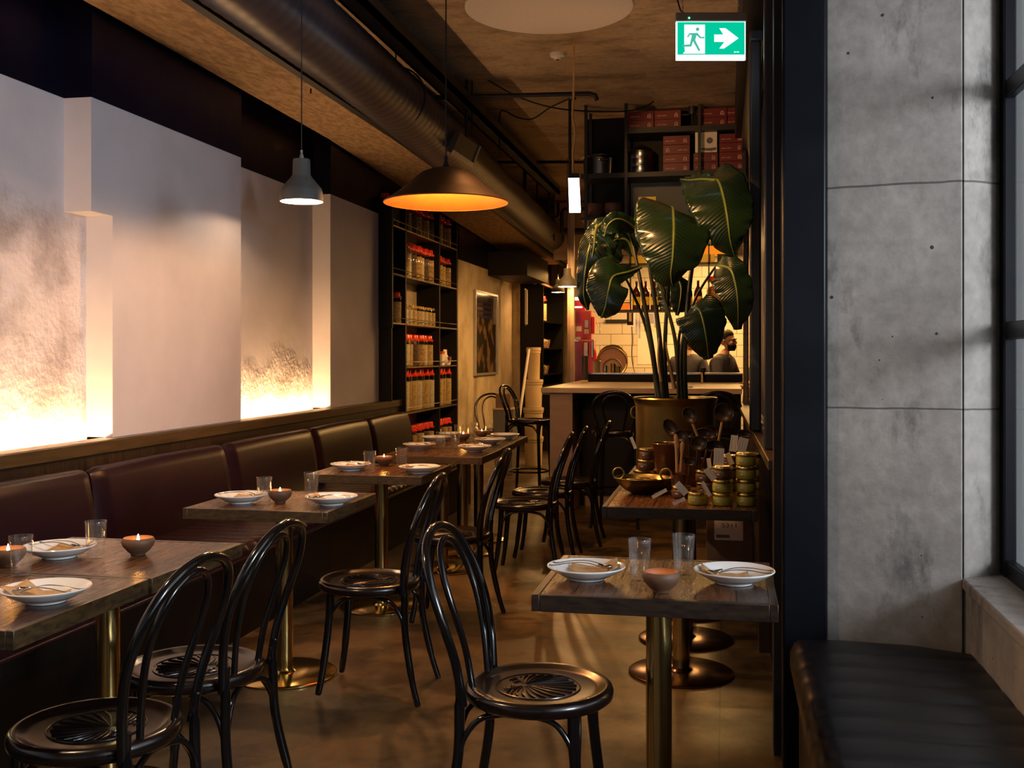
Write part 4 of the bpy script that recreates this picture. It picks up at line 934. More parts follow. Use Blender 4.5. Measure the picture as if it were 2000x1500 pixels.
# ================================================================ plant
pot=thing('potted_plant','tall glossy banana-leaf plant in a large aged brass pot on the aisle tables','plant',(0,0,0))
PC=Vector((-.262,5.85,TZ)); pr=.215
MB().lathe([(0,0),(pr-.012,0),(pr-.005,.006),(pr-.002,.35),(pr+.008,.385),(pr+.012,.392),(pr+.008,.399),(pr-.003,.397),(pr-.01,.36),(0,.36)],n=64,c=PC).build('pot',M['brass_old'],pot)
MB().lathe([(0,.362),(.1,.364),(pr-.012,.361),(pr-.012,.3605)],n=32,c=PC).build('soil',M['soil'],pot)
for s in (-1,1):
    MB().tube(catmull([PC+Vector((s*(pr-.003),-.04,.35)),PC+Vector((s*(pr+.016),-.045,.335)),PC+Vector((s*(pr+.018),-.045,.30)),PC+Vector((s*(pr-.003),-.04,.285))],6),.004,n=8).build('handle',M['brass_old'],pot)
def leaf(mid,wl,wr,fold=.25,droop=.0,seed=0,side=None,name='leaf'):
    """mid: list of (px,py,dist) along the midrib base->tip; wl,wr: half width profiles in px"""
    r_=random.Random(seed)
    P3=[WD(*m_) for m_ in mid]; C=catmull(P3,8); n=len(C); rows=[]; uvs=[]
    vd=Vector((-ST,CT,0))
    NV=12
    for i,p in enumerate(C):
        t=i/(n-1); T=(C[min(i+1,n-1)]-C[max(i-1,0)]).normalized()
        sd=side if side else T.cross(vd)
        sd=(sd-T*sd.dot(T)).normalized(); nr=T.cross(sd).normalized()
        if nr.dot(vd)>0: nr=-nr     # towards viewer side of the leaf
        def prof(w):
            k=t*(len(w)-1); a=int(min(k,len(w)-2)); f=k-a; f=f*f*(3-2*f)
            return (w[a]*(1-f)+w[a+1]*f)*mid[0][2]/F
        a,b=prof(wl),prof(wr); row=[]; d=mid[0][2]
        for j in range(-NV,NV+1):
            u=j/NV; w_=a if u<0 else b
            s_=abs(u)
            wave=.010*math.sin(t*34+seed)*s_**2+.006*math.sin(t*71+seed*2)*s_**3
            row.append(p+sd*(u*w_*(1-.10*s_*fold))+nr*(-fold*w_*s_**1.6*.8+.02*w_*s_+wave)+Vector((0,0,-droop*w_*s_**2)))
            uvs.append(((u+1)/2,t))
        rows.append(row)
    m_=MB().sheet(rows); o=m_.build(name,M['leaf'],pot,smooth=180)
    uv=o.data.uv_layers.new(name='UVMap'); 
    for l in o.data.loops: uv.data[l.index].uv=uvs[l.vertex_index]
    q=o.modifiers.new('s','SOLIDIFY'); q.thickness=.0025; q.offset=0
    MB().tube([p+ (-vd)*.004 for p in C],[.0075*(1-.75*i/(n-1)) for i in range(n)],n=8).build('midrib',M['rib'],o)
    return o
M['rib']=P('pale_green_midrib',(.22,.27,.07),.4,noise=(5,(.16,.2,.05),.4,.7))
# big upper leaf
leaf([(1382,356,5.75),(1401,352,5.55),(1413,385,5.42),(1421,430,5.38),(1426,470,5.4),(1434,500,5.45)],[52,70,70,56,32,3],[40,56,58,50,32,4],fold=.22,seed=1)
# upper leaf's folded-back flap
leaf([(1398,352,5.56),(1370,350,5.62),(1345,352,5.72),(1328,350,5.8)],[4,16,14,2],[4,14,20,3],fold=.5,seed=5)
# big central leaf
leaf([(1312,405,5.62),(1315,412,5.45),(1316,450,5.35),(1314,500,5.33),(1310,535,5.36),(1313,559,5.42)],[58,74,73,58,36,8],[52,70,72,58,38,10],fold=.28,seed=2)
# left arching glossy leaf
leaf([(1247,455,5.7),(1228,436,5.6),(1205,428,5.5),(1187,440,5.45),(1180,462,5.45)],[4,14,16,13,2],[4,20,38,30,4],fold=.3,seed=3)
# large left hanging leaf
leaf([(1195,432,5.75),(1170,440,5.68),(1152,480,5.6),(1143,530,5.6),(1140,575,5.62),(1148,606,5.66)],[4,14,20,16,12,2],[20,52,52,38,24,3],fold=.2,seed=4)
leaf([(1238,500,5.95),(1225,470,5.9),(1200,470,5.85),(1180,500,5.8),(1178,545,5.8)],[5,40,50,36,4],[5,22,34,36,6],fold=.2,seed=6)
# torn light leaf edge
leaf([(1166,440,5.5),(1162,455,5.44),(1160,480,5.42),(1156,505,5.44)],[2,10,8,1],[2,8,6,1],fold=.2,seed=7)
# lower left leaf
leaf([(1252,522,5.6),(1225,532,5.5),(1198,540,5.42),(1189,565,5.38),(1182,600,5.38),(1174,621,5.42)],[3,14,44,44,28,2],[3,12,34,38,30,4],fold=.22,seed=8)
# lower centre leaf
leaf([(1352,600,5.35),(1366,606,5.25),(1374,630,5.2),(1380,665,5.2),(1384,702,5.26)],[26,50,48,36,9],[24,46,46,34,10],fold=.2,seed=9)
# dark right leaf
leaf([(1398,518,5.5),(1425,525,5.42),(1436,555,5.4),(1441,595,5.4),(1441,644,5.45)],[24,46,42,32,8],[16,30,34,32,8],fold=.2,seed=10)
# darker leaves deep in the middle
leaf([(1322,540,5.9),(1330,560,5.88),(1328,590,5.86),(1322,616,5.9)],[4,22,20,3],[4,22,22,3],fold=.2,seed=11)
leaf([(1282,545,5.95),(1296,570,5.9),(1300,595,5.9),(1302,612,5.9)],[3,14,14,2],[3,14,14,2],fold=.2,seed=12)
leaf([(1350,395,6.0),(1375,405,5.95),(1385,440,5.9),(1388,480,5.9)],[4,40,38,4],[4,20,28,4],fold=.2,seed=13)
def stalk(pts,r0,r1,m='stem'):
    r0*=.68; r1*=.7
    p=catmull([WD(*q_) for q_ in pts],8); n=len(p)
    MB().tube(p,[r0+(r1-r0)*i/(n-1) for i in range(n)],n=10).build('stem' if m=='stem' else 'dry_sheath',M[m],pot,smooth=80)
stalk([(1290,785,5.75),(1282,740,5.75),(1272,670,5.72),(1258,590,5.7),(1245,520,5.72),(1230,460,5.75),(1205,430,5.75)],.024,.009)
stalk([(1298,785,5.72),(1293,740,5.7),(1288,660,5.68),(1276,570,5.66),(1264,500,5.66),(1250,455,5.68)],.026,.009)
stalk([(1284,785,5.8),(1278,720,5.8),(1262,640,5.75),(1235,570,5.65),(1220,540,5.55)],.02,.007)
stalk([(1303,785,5.78),(1299,720,5.76),(1300,640,5.74),(1306,560,5.7),(1311,480,5.6),(1312,408,5.6)],.02,.009)
stalk([(1330,785,5.7),(1326,735,5.7),(1318,660,5.68),(1300,590,5.68),(1284,545,5.7)],.024,.007)
stalk([(1338,785,5.72),(1336,700,5.72),(1341,620,5.7),(1352,520,5.72),(1372,430,5.72),(1390,356,5.68)],.026,.010)
stalk([(1333,785,5.66),(1330,720,5.62),(1334,660,5.6),(1360,580,5.58),(1398,520,5.52)],.018,.008)
stalk([(1326,785,5.62),(1324,700,5.55),(1330,640,5.45),(1352,600,5.36)],.016,.007)
stalk([(1292,745,5.66),(1286,700,5.66),(1287,660,5.67)],.014,.006,'stem_dry')
stalk([(1318,760,5.68),(1306,705,5.68),(1300,668,5.68)],.018,.004,'stem_dry')
# ================================================================ jars, karahi, ladles
def make_jar(fill):
    t=thing('chutney_jar','-','jar',(0,0,0),0,'jars of '+('green pickle' if fill=='green' else 'brown chutney'))
    MB().lathe([(0,.0),(.036,0),(.0405,.004),(.0415,.012),(.0415,.030),(.040,.036),(.0375,.040),(0,.0405)],n=40).build('jar_body',M['jarfill_'+fill],t,smooth=60)
    MB().lathe([(0,-.0005),(.037,-.0005),(.0418,.004),(.0425,.012),(.0425,.030),(.041,.037),(.0385,.0415)],n=40).build('glass_wall',M['thinglass'],t,smooth=60)
    MB().lathe([(.0385,.0405),(.0420,.0405),(.0430,.043),(.0430,.050),(.041,.0535),(.035,.0545),(0,.0548)],n=40).build('lid',M['goldlid'],t,smooth=50)
    MB().box(-.024,-.012,-.0436,-.0428,.019,.024).build('label',M['paper'],t,smooth=0)
    return t
jg=make_jar('green'); jb=make_jar('brown'); JF={'g':True,'b':True}
JH=.0553
def jar(kind,x,y,k,label):
    loc=(x,y,TZ+JH*k); pr_=jg if kind=='g' else jb
    if JF[kind]: JF[kind]=False; pr_.location=loc; pr_['label']=label; return pr_
    return copy(pr_,loc,0,label)
def J(px,py=990): return W(px,py,.75)
s1=J(1363,985);s2=J(1411,987);s3=J(1457,987)
for k,(c_,l) in enumerate((('g','bottom'),('g','second'),('g','third'),('g','topmost'))): jar(c_,s3.x,s3.y,k,'gold-lidded jar of green pickle, %s in the tall stack by the ledge'%l)
for k,(c_,l) in enumerate((('g','bottom'),('g','second'),('b','topmost, brown,'))): jar(c_,s2.x,s2.y,k,'gold-lidded jar, %s in the middle stack of the jar table'%l)
jar('g',s1.x,s1.y,0,'gold-lidded jar of green pickle alone at the front of the jar table, with two tags')
b1=W(1378,965,.75); jar('b',b1.x,b1.y,0,'brown chutney jar, bottom of the short stack behind the front jar'); jar('b',b1.x-.003,b1.y,1,'brown chutney jar, second in the short stack behind the front jar')
b2=W(1330,972,.75); jar('b',b2.x,b2.y,0,'dark chutney jar lying low beside the karahi with a tag pointing to the table edge')
for k,(px_,py_,kk,l) in enumerate(((1425,958,0,'bottom of the rear stack'),(1425,958,1,'second of the rear stack'),(1425,958,2,'third of the rear stack'),(1470,955,0,'bottom of the rear stack against the ledge'),(1470,955,1,'second of the rear stack against the ledge'),(1470,955,2,'third of the rear stack against the ledge'))):
    c=W(px_,py_,.75); jar('b' if k<3 else 'g',c.x,c.y,kk,'gold-lidded jar, %s on the jar table'%l)
for k,(px_,py_,kk,l) in enumerate(((1254,938,0,'bottom of the pile behind the karahi'),(1292,938,0,'tucked between karahi and ladles'),(1262,940,1,'second of the pile behind the karahi'),(1265,940,2,'topmost of the pile behind the karahi'))):
    c=W(px_,py_,.75); jar('b',c.x,c.y,kk,'dark gold-lidded jar, %s'%l)
# paper tags on strings
def tagcard(px,py,d,w,h,tilt,label,lines=3,lean=0):
    c=WD(px,py,d); t=thing('paper_tag',label,'tag',c,TH,'paper tags on the jars')
    mm=rot(R(tilt),'Y')@rot(R(lean),'X'); s_=d/F
    MB().obox(mm,w*s_,.0006,h*s_).build('card',M['paper'],t,smooth=0)
    m=MB()
    for i in range(lines):
        m.obox(mm@tr((-.28+.56*i/max(1,lines-1))*w*s_,-.0005,0),.0009,.0002,h*s_*.72)
    m.build('printed_lines',M['ink'],t,smooth=0)
dJ=4.4
tagcard(1450,869,4.42,19,28,14,'white paper tag with blue print standing on the tall jar stack',3)
tagcard(1433,866,4.47,14,32,8,'pinkish paper tag behind the white one on the tall jar stack',2)
tagcard(1404,892,4.46,20,33,3,'upright pink paper tag with printed lines on the middle jar stack',3)
tagcard(1387,926,4.38,13,26,-38,'narrow pale tag leaning off the middle jar stack',2)
tagcard(1331,954,4.36,13,28,-42,'pale tag with print leaning down to the front jar',3)
tagcard(1379,955,4.34,8,32,-30,'thin pale tag leaning between front jar and middle stack',1)
tagcard(1288,964,4.55,7,32,62,'long cream tag lying toward the table edge by the karahi',1)
tagcard(1326,979,4.42,7,26,66,'small pink tag lying flat before the front jar',1)
tagcard(1385,905,4.55,8,20,-8,'small dim tag behind the middle jar stack',1)
tagcard(1425,896,4.5,10,24,-22,'small white tag between middle and tall jar stacks',1)
tagcard(1237,865,4.95,6,24,-22,'thin pink tag on the jar pile behind the karahi',1)
# karahi (brass wok)
kc=W(1255,963,.75)
k=thing('karahi','round brass karahi bowl with two ring handles full of gold-lidded tins','bowl',(kc.x,kc.y,TZ))
MB().lathe([(0,.0),(.05,.0),(.085,.018),(.112,.045),(.127,.068),(.131,.070),(.130,.073),(.122,.069),(.108,.048),(.083,.022),(.05,.005),(0,.004)],n=64).build('pan',M['brass_old'],k,smooth=50)
for s in (-1,1):
    MB().tube([(s*.107+.025*math.cos(t),-.02,.088+.025*math.sin(t)) for t in [j*2*math.pi/24 for j in range(24)]],.005,n=8,closed=True).build('handle',M['brass_old'],k,smooth=80)
for i,(x,y,z,l) in enumerate(((-.04,-.01,.034,'first by the rim'),(.035,.01,.034,'second beside it'),(.0,.055,.036,'third at the back'),(.0,-.06,.034,'fourth at the front'))):
    o=tag(MB().lathe([(0,0),(.030,0),(.031,.002),(.031,.020),(.0325,.021),(.0325,.027),(.029,.029),(0,.029)],n=28).build('spice_tin',M['goldlid'],None,smooth=40),'small gold-lidded tin inside the brass karahi, '+l,'tin','tins inside the karahi'); o.location=(kc.x+x,kc.y+y,TZ+z)
# ladles in dark vase
vc=W(1352,948,.75)
v=thing('utensil_pot','dark round pot holding the coconut-shell ladles','pot',(vc.x,vc.y,TZ))
MB().lathe([(0,0),(.055,0),(.07,.03),(.078,.08),(.07,.12),(.072,.13),(.066,.13),(.064,.12),(.07,.08),(.0,.05)],n=40).build('pot_body',M['amber'],v)
v2c=W(1300,956,.75)
v2=thing('glass_vase','tall dark amber glass vase behind the karahi','vase',(v2c.x,v2c.y,TZ))
MB().lathe([(0,0),(.038,0),(.042,.03),(.04,.09),(.058,.19),(.062,.215),(.059,.215),(.036,.09),(.036,.01),(0,.01)],n=40).build('vase_body',M['amber'],v2)
MB().tube([(.0605*math.cos(a*math.pi/20),.0605*math.sin(a*math.pi/20),.215) for a in range(40)],.002,n=6,closed=True).build('vase_rim',M['goldlid'],v2)
def ladle(cx,cy,rx,ry,tiltd,hx,hy,d,label,hcol='palewood'):
    """coconut-shell cup centred at (cx,cy) px, handle running down to (hx,hy) px"""
    c=WD(cx,cy,d); hb=WD(hx,hy,d+.03); t=thing('coconut_ladle',label,'ladle',c,0,'coconut-shell ladles')
    s_=d/F; n=20; m=MB(); md=TH
    mm=rot(md)@rot(R(tiltd),'Y')@rot(R(78),'X')@Matrix.Diagonal((rx*s_/1.0,ry*s_,max(rx,ry)*s_*.55,1))
    prof=[(0,-1),(.35,-.93),(.65,-.75),(.88,-.45),(1,0),(.96,.02),(.84,-.38),(.6,-.68),(.3,-.86),(0,-.92)]
    m.lathe(prof,n=28,m=mm).build('shell_cup',M['coconut'],t,smooth=60)
    MB().tube([Vector((0,0,0))+ (hb-c).normalized()*min(rx,ry)*s_*.8,hb-c],[.0065,.0055],n=8).build('handle',M[hcol],t)
    return t
ladle(1347,811,13,17,-25,1368,868,4.9,'coconut ladle with pale wood handle, raised highest over the others')
ladle(1414,806,20,19,10,1402,868,5.0,'dark round coconut ladle with a pale handle, large and high')
ladle(1310,836,13,20,-32,1330,880,4.9,'dark coconut ladle tilted over the amber vase')
ladle(1365,866,16,15,-20,1360,910,4.8,'brown coconut ladle in the middle of the bunch, facing the camera','coconut')
ladle(1330,852,14,12,-30,1325,905,4.85,'brown-rimmed coconut ladle beside the two wooden spoons','coconut')
ladle(1395,872,18,13,0,1385,915,4.85,'dark coconut ladle above the pink tag','coconut')
ladle(1372,848,20,12,-10,1365,905,4.95,'dark coconut ladle behind the bunch','coconut')
ladle(1348,902,12,9,10,1345,930,4.75,'small dark coconut ladle low in the bunch','coconut')
ladle(1455,847,14,8,10,1425,885,4.9,'dark coconut ladle lying toward the window ledge','coconut')
ladle(1388,845,15,14,0,1375,905,5.05,'dark coconut ladle deep at the back of the bunch','coconut')
ladle(1345,848,10,8,15,1350,905,5.05,'small reddish coconut ladle peeping behind the bunch','coconut')
def wspoon(px,dx,label,py0=848,py1=922):
    t=thing('wooden_spoon',label,'spoon',WD(px,py1,4.78),TH,'wooden spoons in the pot'); s_=4.78/F; H=(py1-py0)*s_
    rows=[]
    for i in range(15):
        a=i/14; w=(.0055+.0035*max(0,(a-.55)/.45)*math.sin(math.pi*min(1,max(0,(a-.5)/.5))*.9+.2)*2)
        if a>.97: w*=.5
        cx=dx*s_*a
        rows.append([Vector((cx+w*math.cos(t_),.004*math.sin(t_),H*a)) for t_ in [k_*math.pi/4 for k_ in range(8)]])
    mm=MB().sheet(rows,closed=True); mm.f.append(tuple(range(8))[::-1]); mm.f.append(tuple(range(len(mm.v)-8,len(mm.v)))); mm.build('spoon_body',M['palewood'],t,smooth=60)
wspoon(1322,-2,'pale wooden spoon with slim bowl, one of two upright by the ladles, the curved one')
wspoon(1329,4,'pale wooden spoon, one of two upright by the ladles, the straighter one',862)
c=W(1325,968,.75); tcup=thing('spoon_cup','small dark cup holding the two wooden spoons','cup',(c.x,c.y,TZ))
MB().lathe([(0,0),(.03,0),(.035,.095),(.032,.095),(.027,.006),(0,.006)],n=28).build('cup_body',M['amber'],tcup)
# crate below with 5311 label
c=WD(1425,1032,6.1)
cr_=thing('drinks_crate','brown crate with a printed 5311 label standing below the jar tables','crate',(c.x,c.y+.15,0))
MB().box(-.13,.13,-.15,.15,.12,.58).build('crate_body',M['cardboard'],cr_,smooth=0,bevel=.004)
MB().box(-.155,.155,-.17,.17,.07,.12).build('tray',M['brass_old'],cr_,smooth=0,bevel=.003)
MB().box(-.15,.15,-.16,.16,0,.07).build('foot',M['blackmetal'],cr_,smooth=0)
MB().box(-.085,.075,-.1525,-.1505,.325,.435).build('label_sheet',M['paper'],cr_,smooth=0)
text('5311',.036,'printed_number',M['ink'],cr_,(-.0,-.1532,.408),(R(90),0,0),.0005,sx=1.3)
MB().box(-.075,.0,-.1532,-.1526,.338,.356).build('printed_bar',M['ink'],cr_,smooth=0)
# ================================================================ wall jar shelving
XS0,XS1=-3.195,-2.95
y1s=WY(767,XS1); y2s=WY(793,XS1); y3s=WY(859,XS1); y4s=WY(893,XS1)
sh=thing('jar_shelving','tall black open steel shelving full of red-lidded jars against the wall','shelf',(0,0,0))
for y,z0,z1 in ((y1s,1.62,2.80),(y2s,.25,2.90),(y3s,.25,2.88),(y4s,.25,2.86)):
    MB().box(XS0,XS1,y-.018,y+.018,z0,z1).build('side_panel',M['blackpanel'],sh,smooth=0,bevel=.002)
MB().box(-3.19,-2.97,9.36,9.39,.95,1.62).build('side_panel',M['blackpanel'],sh,smooth=0)
LV=[.35,.825,1.262,1.67,2.12,2.56]
def board(ya,yb,z):
    b=MB().box(XS0,XS1-.005,ya+.019,yb-.019,z-.018,z).build('shelf_board',M['blackmetal'],sh,smooth=0)
    MB().tube([(XS1-.002,ya+.02,z+.045),(XS1-.002,yb-.02,z+.045)],.004,n=6).tube([(XS1-.002,ya+.02,z-.009),(XS1-.002,yb-.02,z-.009)],.006,n=6).build('rail',M['goldrail'],b,smooth=60)
M['goldrail']=P('worn_brass_rail',(.45,.32,.16),.3,.9,noise=(8,(.3,.2,.1),.4,.7))
for z in LV:
    board(y2s,y3s,z); board(y3s,y4s,z)
for z in (1.67,2.12,2.56): board(y1s,y2s,z)
def make_sjar(fill,h,r,cap=True,name='storage_jar'):
    t=thing(name,'-','jar',(0,0,0),0,'red-lidded storage jars on the shelving' if cap else 'small clear bottles on the shelving')
    MB().lathe([(0,.001),(r-.004,.001),(r-.003,.006),(r-.003,h*.74),(0,h*.75)],n=20).build('contents',M[fill],t,smooth=50)
    MB().lathe([(r-.002,0),(r,.004),(r,h*.82),(r*.93,h*.87),(r*.9,h*.88)],n=20).build('glass_wall',M['thinglass'],t,smooth=60)
    if cap:
        MB().lathe([(0,h*.87),(r*.98,h*.87),(r*1.0,h*.875),(r*1.0,h*.92),(r*.80,h*.935),(r*.76,h*1.06),(r*.70,h*1.075),(0,h*1.075)],n=20).build('lid',M['redplastic'],t,smooth=40)
    else:
        MB().lathe([(0,h*.88),(r*.7,h*.88),(r*.7,h),(0,h)],n=12).build('lid',M['goldlid'],t,smooth=40)
    return t
PROT={}
def sjar(fill,h,r,cap,loc,label):
    k=(fill,h,r,cap)
    if k not in PROT:
        PROT[k]=make_sjar(fill,h,r,cap,'storage_jar' if cap else 'small_bottle'); PROT[k].location=loc; PROT[k]['label']=label; return PROT[k]
    return copy(PROT[k],loc,0,label)
ORD='first second third fourth fifth sixth seventh eighth ninth tenth eleventh twelfth thirteenth fourteenth fifteenth'.split()
LN=['lowest shelf','second shelf from the floor','third shelf from the floor','fourth shelf from the floor','fifth shelf from the floor','top shelf']
fills=['food_tan','food_gold','food_dark','food_pale']
def row(li,ya,yb,n,h,r,bay,cap=True,fl=None,x=None):
    for i in range(n):
        y=ya+.018+r+.01+(yb-ya-.056-2*r)*(i/(max(1,n-1)))
        f=(fl or fills)[(i*7+li*3)%len(fl or fills)]
        sjar(f,h,r,cap,((x if x else -3.055)+.012*math.sin(i*2.1),y,LV[li]+.0005),('red-lidded jar' if cap else 'small clear bottle')+', %s along the %s, %s bay'%(ORD[i],LN[li],bay))
row(0,y2s,y3s,8,.30,.055,'wide'); row(0,y3s,y4s,5,.30,.055,'far')
row(1,y2s,y3s,8,.385,.060,'wide',fl=['food_gold','food_pale','food_tan']); row(1,y3s,y4s,4,.385,.060,'far',fl=['food_gold','food_tan'])
row(2,y2s,y3s,7,.29,.055,'wide',fl=['food_gold','food_pale','food_tan','food_dark'])
row(3,y2s,y3s,13,.19,.030,'wide',cap=False,fl=['food_pale','food_gold'],x=-3.012)
row(3,y1s,y2s,2,.27,.052,'near',fl=['food_gold','food_tan'],x=-3.035)
row(4,y2s,y3s,8,.325,.055,'wide',fl=['food_dark','food_tan','food_pale']); row(4,y3s,y4s,4,.30,.055,'far',fl=['food_gold','food_tan'])
row(5,y2s,y3s,8,.27,.055,'wide',fl=['food_dark','food_tan']); row(5,y3s,y4s,4,.30,.055,'far',fl=['food_tan','food_dark']); row(5,y1s,y2s,2,.27,.055,'near',fl=['food_dark'])
t=thing('spice_bag','crumpled printed paper bag on the shelving beside the far jars','bag',(-3.03,(y3s+y4s)/2+.14,LV[2]+.0005))
rows_=[]
for i in range(7):
    a=i/6; w=(.085,.095,.09,.08,.06,.065,.075)[i]; d_=(.05,.06,.055,.045,.02,.012,.01)[i]
    rows_.append([Vector((d_*math.cos(b)*(1+.12*math.sin(3*b+i)),w*math.sin(b)*(1+.1*math.cos(2*b+i)),.17*a)) for b in [k_*math.pi/6 for k_ in range(12)]])
mm=MB().sheet(rows_,closed=True); mm.f.append(tuple(range(12))[::-1]); mm.build('bag_body',M['paper'],t,smooth=50)
MB().box(.045,.062,-.05,.05,.04,.09).build('printed_band',M['red_box'],t,smooth=0)
t=thing('spice_box','small cream box with red top on the shelving beside the bag','box',(-3.02,(y3s+y4s)/2-.15,LV[2]+.0005))
MB().box(-.05,.05,-.05,.05,0,.12).build('carton',M['paper'],t,smooth=0); MB().box(-.051,.051,-.051,.051,.12,.15).build('flap',M['redplastic'],t,smooth=0)
# framed picture on bare wall
ya,yb=WY(929,XF+.03),WY(972,XF+.03); yc=(ya+yb)/2; zt=CH+(HZ-569)*11.0*0+0
zt,zb=2.19,1.115
fp=thing('framed_picture','tall narrow framed picture, reflections painted into its glass, hanging on the bare plaster wall','picture',(XF+.002,yc,1.65))
h=(yb-ya)/2
MB().box(0,.035,-h,-h+.03,-.54,.54).box(0,.035,h-.03,h,-.54,.54).box(0,.035,-h+.03,h-.03,.51,.54).box(0,.035,-h+.03,h-.03,-.54,-.51).build('frame',M['aluminium'],fp,smooth=0,bevel=.002)
MB().box(.0,.022,-h+.031,h-.031,-.509,.509).build('print',M['picture'],fp,smooth=0)
# wall intercom thing + hooks
c=WD(1026,600,15.6); t=thing('wall_notice','narrow dark box with a pale edge fixed beside the tall black cabinet','wall box',c)
MB().box(-.04,.0,-.05,.1,-.27,.27).build('box_body',M['blackpanel'],t,smooth=0); MB().box(.003,.035,-.05,.0,-.25,.25).build('pale_edge',M['paper'],t,smooth=0)
# rear cabinets on the left
Yc0,Yc1=WY(1062,-2.72),WY(1099,-2.72)
cb=thing('tall_cabinet','tall black cabinet with open shelves by the rear corridor','cabinet',(0,0,0))
MB().box(XF+.005,-2.72,Yc0-.04,Yc0,0,2.5).build('side_panel',M['blackpanel'],cb,smooth=0); MB().box(XF+.005,-2.72,Yc1,Yc1+.04,0,2.5).build('side_panel',M['blackpanel'],cb,smooth=0)
MB().box(XF+.005,XF+.03,Yc0,Yc1,0,2.5).build('backing',M['blackpanel'],cb,smooth=0)
for z in (.9,1.07,1.48,1.90,2.45): MB().box(XF+.03,-2.725,Yc0,Yc1,z-.02,z).build('shelf_board',M['blackpanel'],cb,smooth=0)
MB().box(-2.73,-2.70,Yc0-.3,Yc1+.3,2.43,2.46).build('front_rail',M['counter'],cb,smooth=0)
sof=thing('wall_mounted_cupboard','black wall cupboard fixed high on the bare plaster wall before the tall cabinet','cupboard',(0,0,0))
ys0=WY(1000,XF+.1)
MB().box(XF+.005,-2.55,13.9,15.6,2.42,2.74).build('cupboard_body',M['blackpanel'],sof,smooth=0)
jj=make_sjar('food_gold',.36,.07,True); jj.location=(-2.80,Yc0+.35,1.90+.0005); jj['label']='large red-capped jar on the upper open shelf of the tall black cabinet'; jj['group']='jars in the tall cabinet'
j2=copy(jj,(-2.82,Yc0+.16,1.0705),0,'red-capped jar on the lowest open shelf of the tall black cabinet','jars in the tall cabinet')
def basket(loc,label,r=.1,h=.12):
    t=thing('basket',label,'basket',loc,0,'baskets in the tall cabinet')
    m=MB()
    for i in range(6): 
        z=h*i/5; rr=r*(.75+.25*i/5); m.tube([(rr*math.cos(a),rr*math.sin(a),z) for a in [k_*2*math.pi/20 for k_ in range(20)]],.005,n=5,closed=True)
    for k_ in range(12):
        a=k_*math.pi/6; m.tube([(r*.75*math.cos(a),r*.75*math.sin(a),0),(r*math.cos(a),r*math.sin(a),h)],.004,n=5)
    m.build('basket_weave',M['palewood'],t)
    MB().lathe([(0,.01),(r*.7,.01),(r*.8,h*.7),(r*.5,h*1.05),(0,h*1.2)],n=20).build('contents',M['food_pale'],t,smooth=60)
basket((-2.84,Yc0+.75,1.4865),'pale filled basket on the middle shelf of the tall black cabinet'); basket((-2.84,Yc0+.62,1.0765),'round basket on the lowest open shelf of the tall black cabinet')
for i,(dy,hh,rr) in enumerate(((.15,.3,.05),(.45,.26,.07),(.8,.36,.045),(1.15,.25,.035),(-.1,.22,.03))):
    t=thing('wicker_vessel','pale %s vessel on top of the tall black cabinet, %s along'%(('slim','ringed','tall','candle-like','slanting')[i],ORD[i]),'vessel',(-2.85,Yc0+dy,2.4505),0,'vessels on the tall cabinet')
    MB().lathe([(0,0),(rr,0),(rr*1.1,hh*.3),(rr*.7,hh*.75),(rr*.8,hh),(rr*.6,hh),(rr*.5,hh*.75),(rr*.8,.02),(0,.02)],n=20).build('vessel_body',M['palewood'],t)
for k_,(x,y,s_,l) in enumerate(((-2.55,15.4,.5,'dim dark storage tub beyond the white tubs'),)):
    t=thing('storage_tub',l,'tub',(x,y,0)); MB().box(-.12,.12,-.15,.15,0,.8).build('tub_body',M['blackpanel'],t,smooth=0,bevel=.01); MB().box(-.13,.13,-.16,.16,.8,.83).build('lid',M['greyplastic'],t,smooth=0)
# stack of cream tubs
c0=WD(1042,700,13.4)
zz=0; tub0=None
for i,(w,hh,l) in enumerate(((.115,.36,'cream plastic tub, bottom of the stack beside the bar'),(.118,.36,'cream plastic tub, second in the stack beside the bar'),(.112,.35,'cream plastic tub, third in the stack beside the bar'),(.085,.40,'cream plastic tub, topmost of the stack beside the bar'))):
    t=thing('plastic_tub',l,'tub',(c0.x,c0.y,zz),0,'stacked cream tubs')
    MB().lathe([(0,0),(w*.9,0),(w*.98,hh*.80),(w*1.05,hh*.82),(w*1.05,hh*.86),(w*.99,hh*.88),(0,hh*.88)],n=32).build('tub_body',M['plastic_white'],t,smooth=40)
    MB().lathe([(0,hh*.881),(w*1.08,hh*.881),(w*1.1,hh*.9),(w*1.08,hh*.99),(0,hh*.99)],n=32).build('lid',M['plastic_white'],t,smooth=40); zz+=hh
a=WD(1033,682,13.1); b=WD(1021,768,13.0)
t=tag(MB().tube([a,b+(b-a)*1.6],.016,n=12).build('leaning_tube',M['paper'],None),'long pale tube leaning against the cream tubs and plaster wall','tube')
g=WD(987,850,12.4)
t=thing('waste_bin','square grey bin standing below the bare plaster wall','bin',(g.x,g.y,0))
MB().hexa([(-.10,-.12,0),(.10,-.12,0),(.10,.12,0),(-.10,.12,0),(-.12,-.14,.74),(.12,-.14,.74),(.12,.14,.74),(-.12,.14,.74)]).build('bin_body',M['greyplastic'],t,smooth=0,bevel=.01); MB().box(-.125,.125,-.145,.145,.742,.765).build('lid',M['plastic_white'],t,smooth=0,bevel=.005)
t=thing('card_box','small brown cardboard box resting on the grey bin','box',(g.x-.01,g.y,.766)); MB().box(-.085,.085,-.09,.09,0,.16).build('carton',M['cardboard'],t,smooth=0); MB().box(-.01,.01,-.0905,.0905,.16,.1615).build('tape',M['napkin'],t,smooth=0)
